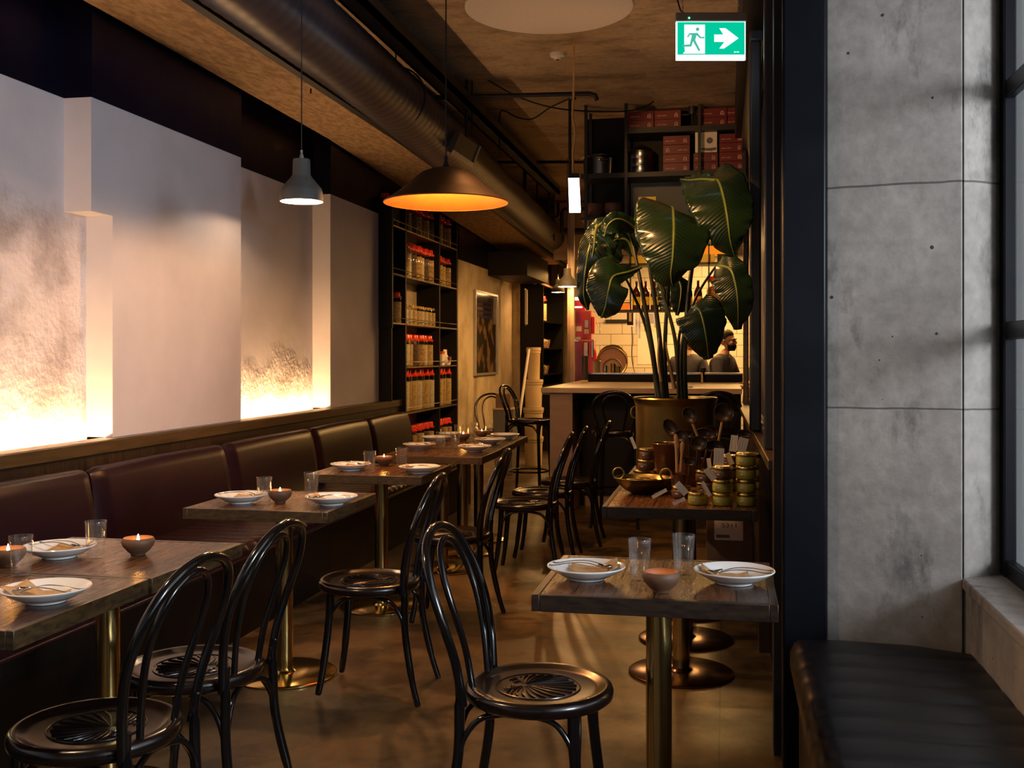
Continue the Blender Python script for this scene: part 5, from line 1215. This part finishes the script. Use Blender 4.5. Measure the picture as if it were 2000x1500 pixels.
# ================================================================ bar counter
bar=thing('bar_counter','pale-topped bar counter with a dark recessed front','counter',(0,0,0))
MB().box(-1.57,.14,9.22,12.0,1.045,1.09).build('worktop',M['counter'],bar,smooth=0,bevel=.003)
MB().box(-1.50,-1.30,9.27,11.9,0,1.044).build('end_panel',M['counter_side'],bar,smooth=0,bevel=.003)
MB().box(-1.30,.14,9.75,11.8,.0,1.044).build('front_panel',M['blackpanel'],bar,smooth=0)
MB().box(-1.25,.12,9.72,9.749,.0,.09).build('kick_plate',M['counter_side'],bar,smooth=0)
st=thing('bar_upstand','long dark upstand ledge along the rear edge of the bar top','ledge',(0,0,0))
MB().box(-1.42,.18,11.3,11.42,1.0905,1.17).build('upstand_front',M['blackpanel'],st,smooth=0)
MB().box(-1.43,.18,11.29,11.75,1.17,1.185).build('upstand_top',M['steel'],st,smooth=0)
c=WD(1114,700,11.75)
t=thing('timber_post','plain pale timber post rising from the rear corner of the bar','post',(c.x,c.y+.1,0)); MB().box(-.012,.030,-.03,.03,0,3.2).build('post_front',M['counter'],t,smooth=0,bevel=.002); MB().box(-.045,-.0125,-.02,.04,0,3.2).build('post_side',M['counter_side'],t,smooth=0)
# hanging steel shelves above the bar
sf=thing('hanging_shelves','black steel gantry shelving over the bar holding red boxes and pans','shelf',(0,0,0))
def sbar(px0,py,px1,d,th,dep,nm='shelf_board',m='blackmetal'):
    a=WD(px0,py,d); b=WD(px1,py,d); return MB().box(a.x,b.x,9.15,9.15+dep,a.z-th,a.z).build(nm,M[m],sf,smooth=0)
d=9.35
ZA=CH+(HZ-263)*d/F; ZB=CH+(HZ-347)*d/F; ZC=CH+(HZ-430)*d/F
x0=WD(1140,300,d).x; xb=WD(1228,300,d).x; xe=WD(1454,300,d).x
MB().box(xb,xe,9.1,9.45,ZA-.045,ZA).build('shelf_board',M['blackmetal'],sf,smooth=0)
MB().box(x0,xe,9.1,9.45,ZB-.04,ZB).build('shelf_board',M['blackmetal'],sf,smooth=0)
MB().box(x0,xe,9.1,9.45,ZC-.025,ZC).build('shelf_board',M['blackmetal'],sf,smooth=0)
MB().box(x0,xe,9.465,9.48,ZB-.03,CEIL-.04).build('backing',M['blackpanel'],sf,smooth=0); MB().box(x0,xb-.01,9.465,9.48,ZC,ZB-.03).build('backing',M['blackpanel'],sf,smooth=0)  # black sheets standing in for the dark open space behind the shelves
MB().box(xb,xe,9.43,9.45,ZC,ZB-.04).build('backing',M['gantry_grey'] if 'gantry_grey' in M else M['aluminium'],sf,smooth=0)
for px_ in (1150,1228,1368,1452):
    x=WD(px_,300,d).x; MB().box(x-.012,x+.012,9.09,9.12,2.3,CEIL).build('upright',M['blackmetal'],sf,smooth=0); MB().box(x-.012,x+.012,9.43,9.46,2.3,CEIL).build('upright',M['blackmetal'],sf,smooth=0)
def rbox(px0,px1,py0,py1,label,flip=False,dd=0):
    a=WD(px0,py1,d); b=WD(px1,py0,d); w=b.x-a.x; h=b.z-a.z
    t=thing('red_box',label,'box',((a.x+b.x)/2,9.25+dd,a.z),0,'dark red printed boxes on the gantry')
    MB().box(-w/2+.002,w/2-.002,-.09,.09,.0008,h-.0008).build('carton',M['red_box'],t,smooth=0,bevel=.002)
    s_=-1 if flip else 1; q_=.0045*.9; cx=s_*w*.32; m=MB(); z0=h*.22; hh=h*.42
    arch=[(cx-hh*.38,z0),(cx-hh*.38,z0+hh*.65),(cx-hh*.2,z0+hh*.92),(cx,z0+hh),(cx+hh*.2,z0+hh*.92),(cx+hh*.38,z0+hh*.65),(cx+hh*.38,z0)]
    m.tube([(x_,-.0905,z_) for x_,z_ in arch],.0028,n=5); m.tube([(cx-hh*.13,-.0905,z0),(cx-hh*.13,-.0905,z0+hh*.45),(cx,-.0905,z0+hh*.6),(cx+hh*.13,-.0905,z0+hh*.45),(cx+hh*.13,-.0905,z0)],.0022,n=5)
    m.build('arch_emblem',M['pinkprint'],t,smooth=60)
    text('queen mama',h*.20,'printed_name',M['pinkprint'],t,(-s_*w*.22,-.0912,h*.42),(R(90),0,0),.0003)
zr=lambda b,i,hh: (b-hh*(i+1),b-hh*i)
for i in range(2):
    for k_,(p0_,p1_) in enumerate(((1229.5,1281),(1281.5,1333),(1368.5,1420),(1420.5,1452))):
        y0_,y1_=zr(263,i,17); rbox(p0_,p1_,y0_,y1_,'dark red box, %s layer, %s along the top gantry shelf'%(('lower','upper')[i],ORD[k_]))
for i in range(4):
    y0_,y1_=zr(347,i,17.3); rbox(1298,1350,y0_,y1_,'dark red box, %s from below in the tower beside the steamer pot'%ORD[i],flip=(i==2))
    rbox(1405,1452,y0_,y1_,'dark red box, %s from below in the tower at the end of the gantry'%ORD[i])
for i in range(2):
    y0_,y1_=zr(347,i,17.3); rbox(1356,1403,y0_,y1_,'dark red box, %s from below under the white boxed kettle'%ORD[i])
a=WD(1362,311.5,d); t=thing('white_box','pale box printed with a black round knob picture, between the red boxes','box',(a.x+.08,9.25,a.z)); MB().box(-.09,.09,-.08,.08,0.0008,.17).build('carton',M['paper'],t,smooth=0)
MB().lathe([(0,0),(.026,0),(.026,.001),(0,.001)],n=24,m=rot(R(90),'X')).build('printed_knob',M['ink'],t,loc=(.03,-.0812,.10)); m=MB(); m.prism([(-.07,.04),(-.02,.02),(.04,.012),(.085,.02),(.085,.04),(.02,.035)],-.0006,0,m=Matrix(((1,0,0,0),(0,0,1,-.081),(0,1,0,0),(0,0,0,1)))); m.build('printed_handle',M['ink'],t,smooth=0)
a=WD(1172,347,d)
t=thing('cooking_pot','wide polished steel cooking pot on the end of the gantry shelf','pot',(a.x,9.28,ZB+.0005))
MB().lathe([(0,0),(.12,0),(.135,.01),(.14,.15),(.165,.163),(.165,.168),(.135,.16),(.13,.015),(0,.01)],n=48).build('pot_body',M['panmetal'],t)
MB().tube(catmull([(.02,-.138,.13),(.02,-.16,.12),(.09,-.14,.12),(.085,-.115,.13)],6),.006,n=8).build('handle',M['panmetal'],t)
a=WD(1254,347,d)
st_=thing('steamer_pot','stacked steel steamer with domed lid on the gantry beside the red boxes','steamer',(a.x,9.27,ZB+.0005))
for i in range(3): MB().lathe([(0,i*.066),(.108,i*.066),(.11,i*.066+.004),(.11,i*.066+.055),(.113,i*.066+.057),(.113,i*.066+.065),(0,i*.066+.065)],n=40).build('steamer_tier',M['panmetal'],st_)
MB().lathe([(.112,.199),(.09,.225),(.04,.245),(.015,.25),(.012,.27),(0,.272)],n=32).build('lid',M['blackmetal'],st_)
for i,(px_,l) in enumerate(((1163,'round bamboo steamer, outer one of the two on the lower gantry shelf'),(1199,'round bamboo steamer, inner one of the two on the lower gantry shelf'))):
    a=WD(px_,430,d); t=thing('bamboo_steamer',l,'steamer',(a.x,9.27,ZC+.0005),0,'bamboo steamers')
    MB().lathe([(0,0),(.072,0),(.074,.003),(.074,.062),(0,.062)],n=32).build('steamer_tier',M['bamboo'],t); MB().lathe([(0,.063),(.076,.063),(.078,.066),(.078,.125),(.07,.135),(0,.14)],n=32).build('lid',M['bamboo'],t)
a=WD(1268,412,d); t=thing('yellow_box','small yellow tea box with a black emblem on the lower gantry shelf','box',(a.x,9.2,a.z)); MB().box(-.075,.075,-.04,.04,-.08,.088).build('carton',M['yellow'],t,smooth=0)
MB().lathe([(0,0),(.015,0),(.015,.001),(0,.001)],n=20,m=rot(R(90),'X')).build('round_emblem',M['ink'],t,loc=(0,-.041,.058)); text('NAMASTHE',.018,'printed_name',M['ink'],t,(0,-.0412,.03),(R(90),0,0),.0003)
# lower kitchen shelf with bottles
d2=11.9; Z1=CH+(HZ-605)*d2/F; Z2=CH+(HZ-515)*d2/F; yk=WD(1300,600,d2).y
ks=thing('kitchen_shelves','thin black kitchen shelves hanging over the pass behind the plant','shelf',(0,0,0))
xa=WD(1195,600,d2).x; xz=.22
for z in (Z1,Z2): MB().box(xa,xz,yk-.12,yk+.16,z-.025,z).build('shelf_board',M['blackmetal'],ks,smooth=0)
for px_ in (1232,1385,1460):
    x=WD(px_,600,d2).x; MB().box(x-.008,x+.008,yk-.12,yk-.10,Z1-.0,3.4).build('upright',M['blackmetal'],ks,smooth=0)
bt=None
for i,(px_,l) in enumerate(((1243,'first of the row beside the plant stalks'),(1261,'second of the row beside the plant stalks'),(1279,'third of the row beside the plant stalks'),(1297,'fourth of the row, behind the leaves'),(1345,'first of the two beside the chilli jar'),(1364,'second of the two beside the chilli jar'))):
    c=WD(px_,605,d2); loc=(c.x,yk-.06,Z1+.0005); lab='dark sauce bottle with yellow label, '+l
    if bt is None:
        bt=thing('sauce_bottle',lab,'bottle',loc,0,'dark bottles with yellow labels')
        MB().lathe([(0,0),(.044,0),(.046,.005),(.046,.17),(.04,.2),(.018,.245),(.014,.26),(.014,.30),(0,.30)],n=24).build('bottle_body',M['beer'],bt)
        MB().lathe([(.0466,.05),(.0468,.05),(.0468,.14),(.0466,.14)],n=24).build('label',M['yellow'],bt)
        MB().lathe([(0,0),(.019,0),(.019,.0008),(.013,.0008),(.013,.0012),(0,.0012)],n=20,m=rot(R(90),'X')).build('emblem',M['redplastic'],bt,loc=(0,-.0465,.095))
        MB().lathe([(0,.30),(.016,.30),(.016,.315),(0,.316)],n=16).build('cap',M['goldlid'],bt)
    else: copy(bt,loc,0,lab)
c=WD(1395,604,d2); t=thing('chilli_jar','large glass jar of orange dried chillies with a red lid','jar',(c.x+.02,yk+.04,Z1+.0005))
MB().lathe([(0,.004),(.095,.004),(.10,.01),(.10,.21),(.08,.25),(0,.27)],n=28).build('chillies',M['chilli'] if 'chilli' in M else M['orange'],t); MB().lathe([(.103,0),(.105,.01),(.105,.27),(.09,.30)],n=28).build('glass_wall',M['thinglass'],t); MB().lathe([(0,.30),(.095,.30),(.097,.36),(0,.365)],n=28).build('lid',M['redplastic'],t)
for px0_,px1_,l in ((1200,1226,'orange plastic container on the lower kitchen shelf'),):
    c=WD(1213,604,d2); t=thing('plastic_container',l,'container',(c.x,yk,Z1+.0005)); MB().hexa([(-.08,-.07,0),(.08,-.07,0),(.08,.07,0),(-.08,.07,0),(-.06,-.07,.075),(.09,-.07,.075),(.09,.07,.075),(-.06,.07,.075)]).build('container_body',M['orange'],t,smooth=0); MB().box(-.085,.095,-.075,.075,.076,.085).build('lid',M['cardboard'],t,smooth=0)
for i,(px_,w,m_,l) in enumerate(((1380,.09,'yellow','yellow carton on the upper kitchen shelf under the heat lamp'),(1421,.11,'blackpanel','dark carton on the upper kitchen shelf under the heat lamp'),(1245,.10,'yellow','yellow carton on the upper kitchen shelf behind the stalks'))):
    c=WD(px_,514,d2); t=tag(MB().box(-w,w,-.08,.08,0,.09).build('carton',M[m_],None,smooth=0,bevel=.003),l,'box'); t.location=(c.x,yk,Z2+.0005)
# orange heat-lamp cover
c=WD(1402,490,12.3); t=thing('hanging_heat_lamp','glowing orange heat lamp cover high over the kitchen pass','lamp',c); MB().hexa([(-.16,-.1,-.05),(.16,-.1,-.05),(.16,.1,-.05),(-.16,.1,-.05),(-.13,-.1,.05),(.19,-.1,.05),(.19,.1,.05),(-.13,.1,.05)]).build('glowing_cover',E('heat_lamp_orange',(1,.22,.01),1.0),t,smooth=0); MB().box(-.01,.01,-.01,.01,.05,CEIL-c.z).build('rod',M['blackmetal'],t,smooth=0)
# red machine and crockery
dm=12.45
c=WD(1140,700,dm)
rm=thing('drinks_machine','red enamel machine with white notices behind the end of the bar','machine',(c.x,c.y,0)); s_=dm/F
def rpx(x0_,x1_,y0_,y1_,yo,nm,m_,dep=.25,bev=.004):
    z1_=CH-(y0_-HZ)*s_; z0_=CH-(y1_-HZ)*s_
    return MB().box((x0_-1140)*s_,(x1_-1140)*s_,yo,yo+dep,z0_,z1_).build(nm,M[m_],rm,smooth=0,bevel=bev)
rpx(1122,1160,665,748,0,'cabinet','redenamel'); rpx(1122,1154,607,664,.05,'control_panel','redenamel',.2); rpx(1154.3,1161,618,652,0,'cylinder','redenamel',.1,.015)
rpx(1120,1141,583,606,.06,'red_band','redenamel',.18)
for y_ in (597,594,612): rpx(1120,1142 if y_==597 else 1136,y_-14,y_-11,.03,'white_light_bar','lightbar',.02,0)
for q_ in ((1123,1135,637,647),(1140,1149,643,652),(1123,1133,658,665)): rpx(*q_,.045,'notice','paper',.004,0)
rpx(1141,1148,625,640,.045,'dial','panmetal',.004,0)
rpx(1122,1131,663,668,-.02,'tap','steel',.06,.004); rpx(1140,1150,668,700,-.03,'pipe_cover','steel',.03,.01); rpx(1155,1160,663,700,-.03,'pipe_cover','steel',.03,.01); rpx(1122,1141,728,732,-.02,'red_tray','redenamel',.02,.0)
rpx(1122,1160,748,1090/1.0-0 if False else 924,0,'base_unit','blackpanel',.25,0)
# trays / pots behind the upstand
def disc(px_,py_,r,dd,label,tilt=75,mat='brass_old',rim=.012):
    c=WD(px_,py_,dd); t=thing('round_tray',label,'tray',c,0,'round metal trays'); mm=rot(R(tilt),'X')
    MB().lathe([(0,0),(r,0),(r,.004),(0,.004)],n=48,m=mm).build('tray_plate',M['bamboo'],t,smooth=30)
    MB().tube([mm@Vector((r*math.cos(a),r*math.sin(a),0)) for a in [k_*2*math.pi/48 for k_ in range(48)]],rim,n=8,closed=True).build('tray_rim',M[mat],t)
disc(1195,708,.175,12.6,'large round brass-rimmed tray leaning behind the bar, the front one',78)
disc(1196,702,.17,12.75,'large round brass-rimmed tray leaning behind the bar, the rear one',78)
disc(1196,718,.10,12.3,'small round tray leaning in front of the big ones',76)
def can(px_,py_,r,h,dd,nm,label,m_,cat='container'):
    c=WD(px_,py_,dd); zt=CH-(py_-HZ)*dd/F
    t=thing(nm,label,cat,(c.x,c.y,zt),0); MB().lathe([(0,0),(r,0),(r,h),(r*.92,h),(r*.9,.01),(0,.01)],n=28).build('can_body',M[m_],t); MB().tube([(r*math.cos(a),r*math.sin(a),h) for a in [k_*math.pi/12 for k_ in range(24)]],r*.05,n=5,closed=True).build('rim',M['panmetal'],t)
ztop=HZ-(1.186-CH)*F/11.6
can(1166,732,.045,.15,11.58,'steel_canister','ribbed pale steel canister beside the red machine','plastic_white')
can(1142,742,.035,.25,11.2,'dark_canister','slim dark canister standing on the bar before the red machine','greyplastic')
can(1182,732,.028,.10,11.55,'small_beaker','small beaker with utensils beside the ribbed canister','steel')
can(1198,732,.03,.12,11.55,'small_beaker','tall brass beaker before the round trays','brass_old')
can(1208,732,.022,.09,11.5,'small_beaker','narrow brass beaker at the edge of the round trays','brass_old')
can(1372,752,.022,.13,11.1,'pepper_mill','brass pepper mill with black top on the bar','brass',cat='mill')
c=WD(1373,727,11.1); t=tag(MB().lathe([(0,0),(.022,0),(.03,.03),(.028,.05),(0,.055)],n=20).build('mill_top',M['blackmetal'],None),'black flared bottle top standing over the brass mill','stopper'); t.location=(c.x,c.y,CH-(727-HZ)*11.1/F-.005)
c=WD(1325,757,9.6); t=thing('paper_pile','small pile of papers lying at the front of the bar top','papers',(c.x,9.5,1.0905)); MB().box(-.15,.13,-.1,.1,0,.012).build('paper_block',M['paper'],t,smooth=0); MB().hexa([(-.1,-.06,.0125),(.02,-.06,.0125),(.02,.05,.0125),(-.1,.05,.0125),(-.04,-.05,.05),(.01,-.05,.055),(.01,.05,.05),(-.04,.05,.05)]).build('folded_sheet',M['paper'],t,smooth=0)
# wall phone / notices / cable on the tiles
WYK=14.398
def onwall(px0_,px1_,py0_,py1_,nm,m_,label,cat,dep=.01,parts=()):
    def q_(px_,py_):
        r_=(px_-1000)/F; dd=WYK/(CT+r_*ST); v_=WD(px_,py_,dd); return v_
    a=q_(px0_,py1_); b=q_(px1_,py0_); t=tag(MB().box(a.x,b.x,WYK-dep,WYK,a.z,b.z).build(nm,M[m_],None,smooth=0,bevel=.001),label,cat); return t
onwall(1245,1295,648,712,'wall_mounted_notice','paper','large pale printed sheet taped to the kitchen tiles','notice',.003)
onwall(1297,1322,655,672,'wall_mounted_notice','paper','upper white order sheet on the tiles beside the plant stalks','notice',.004)
onwall(1297,1324,674,704,'wall_mounted_notice','paper','middle white order sheet on the tiles beside the plant stalks','notice',.004)
onwall(1297,1322,706,736,'wall_mounted_notice','paper','lower white order sheet on the tiles beside the plant stalks','notice',.004)
onwall(1183,1226,624,630,'wall_mounted_rack','blackmetal','dark magnetic knife strip on the kitchen tiles','rack',.03)
c=WD(1231,620,12.6); t=thing('hanging_printer','black order printer hanging below the kitchen shelf','printer',c); MB().box(-.035,.04,-.06,.06,-.09,.09).build('printer_body',M['blackpanel'],t,smooth=0,bevel=.006); MB().box(-.01,.02,-.065,-.061,-.05,.08).build('front_cover',M['plastic_white'],t,smooth=0)
MB().box(.041,.075,-.062,-.060,-.11,.08).build('paper_slip',M['lightpaper'],t,smooth=0)
for i,(px_,y0_,y1_,l) in enumerate(((1243,612,650,'first'),(1249,612,661,'longest'),(1258,612,632,'short wide'),(1272,612,632,'second wide'),(1283,611,640,'last curled'))):
    a=WD(px_,y0_,12.4); b=WD(px_,y1_,12.4); w=.012 if i<2 else .03; t=tag(MB().box(-w,w,-.001,.001,b.z-a.z,0).build('hanging_order_slip',M['lightpaper'],None,smooth=0),'white order slip hanging under the kitchen shelf, the %s one'%l,'paper slip','order slips below the kitchen shelf'); t.location=a
t=tag(MB().tube(catmull([WD(1234,638,12.6),WD(1235,665,12.65),WD(1234,690,12.7),WD(1236,712,12.7),WD(1241,731,12.6)],8),.006,n=6).build('hanging_cable',M['blackmetal'],None),'dark cable hanging down from the order printer','cable')
t=tag(MB().tube(catmull([WD(1165,620,12.6),WD(1166,632,12.6),WD(1170,640,12.6),WD(1174,646,12.6)],6),.005,n=6).build('hanging_wire',M['paper'],None),'short white wire curling on the tiles over the red machine','wire')
# ================================================================ people in the kitchen
def person(label,loc,rz,arm_pts=None,beard=False,lean=0,sc=.92):
    """standing figure, origin at the feet, facing local -Y"""
    t=thing('person',label,'person',loc,rz); t.scale=(sc,sc,sc)
    me=bpy.data.meshes.new('skeleton'); V=[];Ed=[];Rr=[]
    def v(p,r): V.append(tuple(p)); Rr.append(r if isinstance(r,tuple) else (r,r)); return len(V)-1
    def lp(x,y,z): return Vector((x,y-max(0,z-.95)*lean,z))
    pel=v(lp(0,0,.95),(.165,.125)); ab=v(lp(0,0,1.10),(.155,.115)); ch=v(lp(0,.0,1.28),(.185,.13)); up=v(lp(0,.01,1.41),(.13,.09)); nk=v(lp(0,.005,1.49),.062); hd0=v(lp(0,-.01,1.57),.060)
    for a,b in ((pel,ab),(ab,ch),(ch,up),(up,nk),(nk,hd0)): Ed.append((a,b))
    segs=[]
    for s in (-1,1):
        hp_=v((s*.09,0,.88),(.10,.10)); kn=v((s*.1,-.02,.5),.066); an=v((s*.1,.02,.09),.046); to=v((s*.11,-.14,.035),.038)
        Ed+= [(pel,hp_),(hp_,kn),(kn,an),(an,to)]
        shp=lp(s*.175,0,1.405); sh_=v(shp,.072); Ed.append((up,sh_))
        ap=(arm_pts or {}).get(s,[(s*.25,.0,1.12),(s*.24,-.18,.98)])
        el=v(ap[0],.050); wr=v(ap[1],.034); Ed+= [(sh_,el),(el,wr)]
        w0=Vector(ap[1]); e0=Vector(ap[0]); dv=(w0-e0).normalized(); sd=dv.cross(Vector((0,0,1))).normalized() if abs(dv.z)<.95 else Vector((1,0,0))
        segs.append((shp,e0,w0))
        pm=v(w0+dv*.055,(.036,.020)); Ed.append((wr,pm))
        for q_ in range(4):
            b0_=w0+dv*.085+sd*(-.030+.020*q_); ln=(.065,.075,.07,.055)[q_]
            a_=v(b0_,.010); b_=v(b0_+dv*ln*.5+Vector((0,0,-.006)),.0095); c_=v(b0_+dv*ln*.85+Vector((0,0,-.028)),.008); Ed+= [(pm,a_),(a_,b_),(b_,c_)]
        a_=v(w0+dv*.045+sd*.040*s,.011); b_=v(w0+dv*.080+sd*.058*s,.009); Ed+= [(pm,a_),(a_,b_)]
    me.from_pydata(V,Ed,[]); o=bpy.data.objects.new('skeleton',me); COL.objects.link(o)
    sk=o.modifiers.new('k','SKIN'); sk.use_smooth_shade=True
    for i,r_ in enumerate(Rr): me.skin_vertices[0].data[i].radius=r_
    me.skin_vertices[0].data[0].use_root=True
    q_=o.modifiers.new('u','SUBSURF'); q_.levels=2; q_.render_levels=2
    bpy.context.view_layer.update(); dg=bpy.context.evaluated_depsgraph_get()
    bm_=bpy.data.meshes.new_from_object(o.evaluated_get(dg)); bpy.data.objects.remove(o)
    vs=[x.co.copy() for x in bm_.vertices]; ns=[x.normal.copy() for x in bm_.vertices]; fs=[tuple(p_.vertices) for p_ in bm_.polygons]
    hc=lp(0,-.02,1.655)
    def ell(m,c,rx,ry,rz,ax=None):
        m.lathe([(math.sin(R(a*11.25)),-math.cos(R(a*11.25))) for a in range(17)],n=24,m=tr(*c)@(ax or Matrix())@Matrix.Diagonal((rx,ry,rz,1)))
    B=MB(); B.v=[tuple(x) for x in vs]; B.f=list(fs)
    ell(B,hc+Vector((0,.018,.035)),.079,.098,.092); ell(B,hc+Vector((0,-.020,-.030)),.062,.072,.085); ell(B,hc+Vector((0,-.058,-.082)),.030,.028,.026)
    ell(B,hc+Vector((0,-.078,.030)),.050,.022,.014)
    B.tube([hc+Vector((0,-.088,.026)),hc+Vector((0,-.106,-.004)),hc+Vector((0,-.112,-.016)),hc+Vector((0,-.088,-.024))],[.009,.012,.014,.010],n=10)
    for s in (-1,1):
        B.tube([hc+Vector((s*.072,.012,.026)),hc+Vector((s*.088,.026,.022)),hc+Vector((s*.088,.024,-.010)),hc+Vector((s*.072,.010,-.024))],[.010,.012,.011,.008],n=8)
        ell(B,hc+Vector((s*.040,-.062,-.014)),.022,.022,.020)
    b=B.build('body',M['skin'],t,smooth=180); q_=b.modifiers.new('r','REMESH'); q_.mode='VOXEL'; q_.voxel_size=.0075; q_.use_smooth_shade=True
    q_=b.modifiers.new('s','SMOOTH'); q_.factor=.5; q_.iterations=4
    for s in (-1,1):
        MB().lathe([(0,-.009),(.008,-.005),(.0105,0),(.008,.005),(0,.009)],n=12,m=tr(*(hc+Vector((s*.031,-.086,.012))))).build('eye',M['eye'],t,smooth=90)
        MB().tube([hc+Vector((s*.014,-.101,.032)),hc+Vector((s*.034,-.098,.039)),hc+Vector((s*.054,-.080,.033))],.0055,n=6).build('eyebrow',M['hair'],t)
    MB().tube([hc+Vector((-.024,-.086,-.050)),hc+Vector((0,-.095,-.048)),hc+Vector((.024,-.086,-.050))],[.004,.007,.004],n=8).build('mouth',M['lip'],t,smooth=90)
    cc=hc+Vector((0,.018,.035)); rows=[]
    for i in range(13):
        row=[]
        for k_ in range(32):
            a=2*math.pi*k_/32; bk=.5+.5*math.sin(a)      # 1 at the back (+Y), 0 at the face
            pm_=R(56+ (76*bk if bk>.5 else 76*bk*bk*2)); ph=.02+(pm_-.02)*i/12
            k2=1.10+.05*math.sin(a*9+i*1.7)+.03*math.sin(a*17)+(.13*max(0,math.cos(ph))*(1-bk))
            k2=k2*(1-(i/12)**3)+1.03*(i/12)**3
            row.append(cc+Vector((.079*k2*math.sin(ph)*math.cos(a),.098*k2*math.sin(ph)*math.sin(a),.092*k2*math.cos(ph))))
        rows.append(row)
    MB().sheet(rows,closed=True).build('hair',M['hair'],t,smooth=90,solid=.008)
    if beard:
        rows=[]
        for i in range(7):
            row=[]
            for k_ in range(21):
                a=R(180+9*k_); z=.012-.020*i; u=abs(k_-10)/10
                zz=min(z,-.034-.012*(1-u)) if u<.92 else min(z,.0)
                wz=max(.25,1-max(0,(-zz-.05)/.085)**2)**.5
                row.append(hc+Vector((.0665*wz*math.cos(a)*(1+.10*(zz>-.03)),-.020+.080*wz*math.sin(a)*(1.02),zz-.004)))
            rows.append(row)
        MB().sheet(rows).build('beard',M['hair'],t,smooth=90,solid=.005)
        MB().tube([hc+Vector((-.030,-.088,-.046)),hc+Vector((0,-.101,-.037)),hc+Vector((.030,-.088,-.046))],[.004,.0065,.004],n=8).build('moustache',M['hair'],t)
    # clothes cut from the body surface and lifted off it
    def cloth(nm,keep,off,mat):
        idx={}; nv=[]; nf=[]
        for f in fs:
            c=sum((vs[i] for i in f),Vector())/len(f)
            if keep(c):
                q=[]
                for i in f:
                    if i not in idx: idx[i]=len(nv); nv.append(vs[i]+ns[i]*off)
                    q.append(idx[i])
                nf.append(tuple(q))
        m=MB(); m.v=[tuple(x) for x in nv]; m.f=nf; return m.build(nm,M[mat],t,smooth=180,solid=.006)
    def armt(c):
        best=None
        for a,e,w in segs:
            for k_,(p,q) in enumerate(((a,e),(e,w),(w,w+(w-e)*.9))):
                d=q-p; u=max(0,min(1,(c-p).dot(d)/d.length_squared)); dist=(c-p-d*u).length
                if best is None or dist<best[0]: best=(dist,k_,u)
        return best
    def is_arm(c):
        d,k_,u=armt(c)
        return d<(.085 if k_==0 else .075) and (k_>0 or u>.08)
    def tee(c):
        if c.z<.93 or (c-lp(0,0,1.50)).length<.075 or c.z>1.49: return False
        if is_arm(c):
            d,k_,u=armt(c); return k_==0 and u<.60
        return True
    cloth('tshirt',tee,.012,'tshirt')
    cloth('trousers',lambda c: .10<c.z<.945 and not is_arm(c),.010,'tshirt')
    return t
c=WD(1402,690,12.4); person('person with dark hair and beard in a grey T-shirt, in profile at the pass',(c.x,c.y,0),R(66),{1:[(.27,-.16,1.13),(.12,-.42,1.13)],-1:[(-.27,-.14,1.12),(-.13,-.40,1.10)]},beard=True,lean=.17)
c=WD(1340,690,12.6); person('person in a dark T-shirt bending over the pass, head hidden behind the leaves',(c.x,c.y,0),R(160),{1:[(.30,-.05,1.12),(.22,-.32,1.05)],-1:[(-.30,-.05,1.12),(-.2,-.34,1.05)]},lean=.15)
c=WD(1464,700,12.9); person('person in dark T-shirt bent over, half hidden by the post at the pass end',(c.x+.02,c.y+.15,0),R(80),{1:[(.26,-.05,1.12),(.22,-.30,1.06)],-1:[(-.26,-.05,1.12),(-.22,-.3,1.06)]},lean=.3)
# ================================================================ light
S.world=bpy.data.worlds.new('world'); S.world.use_nodes=True
bg=S.world.node_tree.nodes['Background']; bg.inputs[0].default_value=(.93,.96,1,1); bg.inputs[1].default_value=.24
# daylight at the windows
light('AREA',(1.6,1.3,1.9),LDAY,(.93,.94,1),2.3,(0,R(96),0),sy=4.6,name='daylight_side_window')
v_=Vector((-3.0,5.2,1.9))-Vector((4.2,.1,2.3)); light('AREA',(4.2,.1,2.3),LKEY,(.93,.95,1),1.3,v_.to_track_quat('-Z','Y').to_euler(),sy=1.3,name='daylight_key')
light('AREA',(-.85,-2.75,1.9),LBACK,(.80,.86,1),3.0,(R(90),0,0),sy=2.3,name='daylight_shopfront')
# kitchen working lights
for x,y,p_ in ((-.8,13.4,11),(.1,13.2,75),(-.4,12.4,22)):
    light('AREA',(x,y,2.68),p_*LK,(1,.54,.17),.9,(0,0,0),sy=.3,name='kitchen_light')
light('AREA',(-2.3,16.4,2.6),12*LK,(1,.5,.14),.5,(0,0,0),name='corridor_fill')  # added fill, the pendants are the corridor's real lamps
light('AREA',(-1.7,13.2,2.3),9*LK,(1,.5,.14),.3,(0,0,0),name='corridor_fill')  # second added fill without a fixture, nearer the bar
o=light('SPOT',(-.45,6.7,2.5),LUP,(1,.58,.26),.04,(R(180-6),0,R(60)),spot=R(96),blend=.4,name='ceiling_fill')  # unseen light added to brighten the ceiling, no fixture
for x,y,lit in CANDLES: light('POINT',(x,y,TZ+(.062 if lit else .052)),.35 if lit else .12,(1,.36,.06),.006,name='candle_light')
# added fill spots without fixtures, each brightening one area
for x,y,z,tx,ty,tz,p_,ang in FILL_SPOTS:
    v_=(Vector((tx,ty,tz))-Vector((x,y,z))); o=light('SPOT',(x,y,z),p_,(1,.50,.16),.05,v_.to_track_quat('-Z','Y').to_euler(),spot=R(ang),blend=.5,name='fill_spot')
pb=thing('prep_counter','low steel preparation counter behind the bar carrying the round trays','counter',(0,0,0))
MB().box(-1.46,-.95,12.1,12.95,1.06,1.095).build('worktop',M['panmetal'],pb,smooth=0,bevel=.003); MB().box(-1.44,-.97,12.12,12.93,0,1.06).build('body',M['blackpanel'],pb,smooth=0)
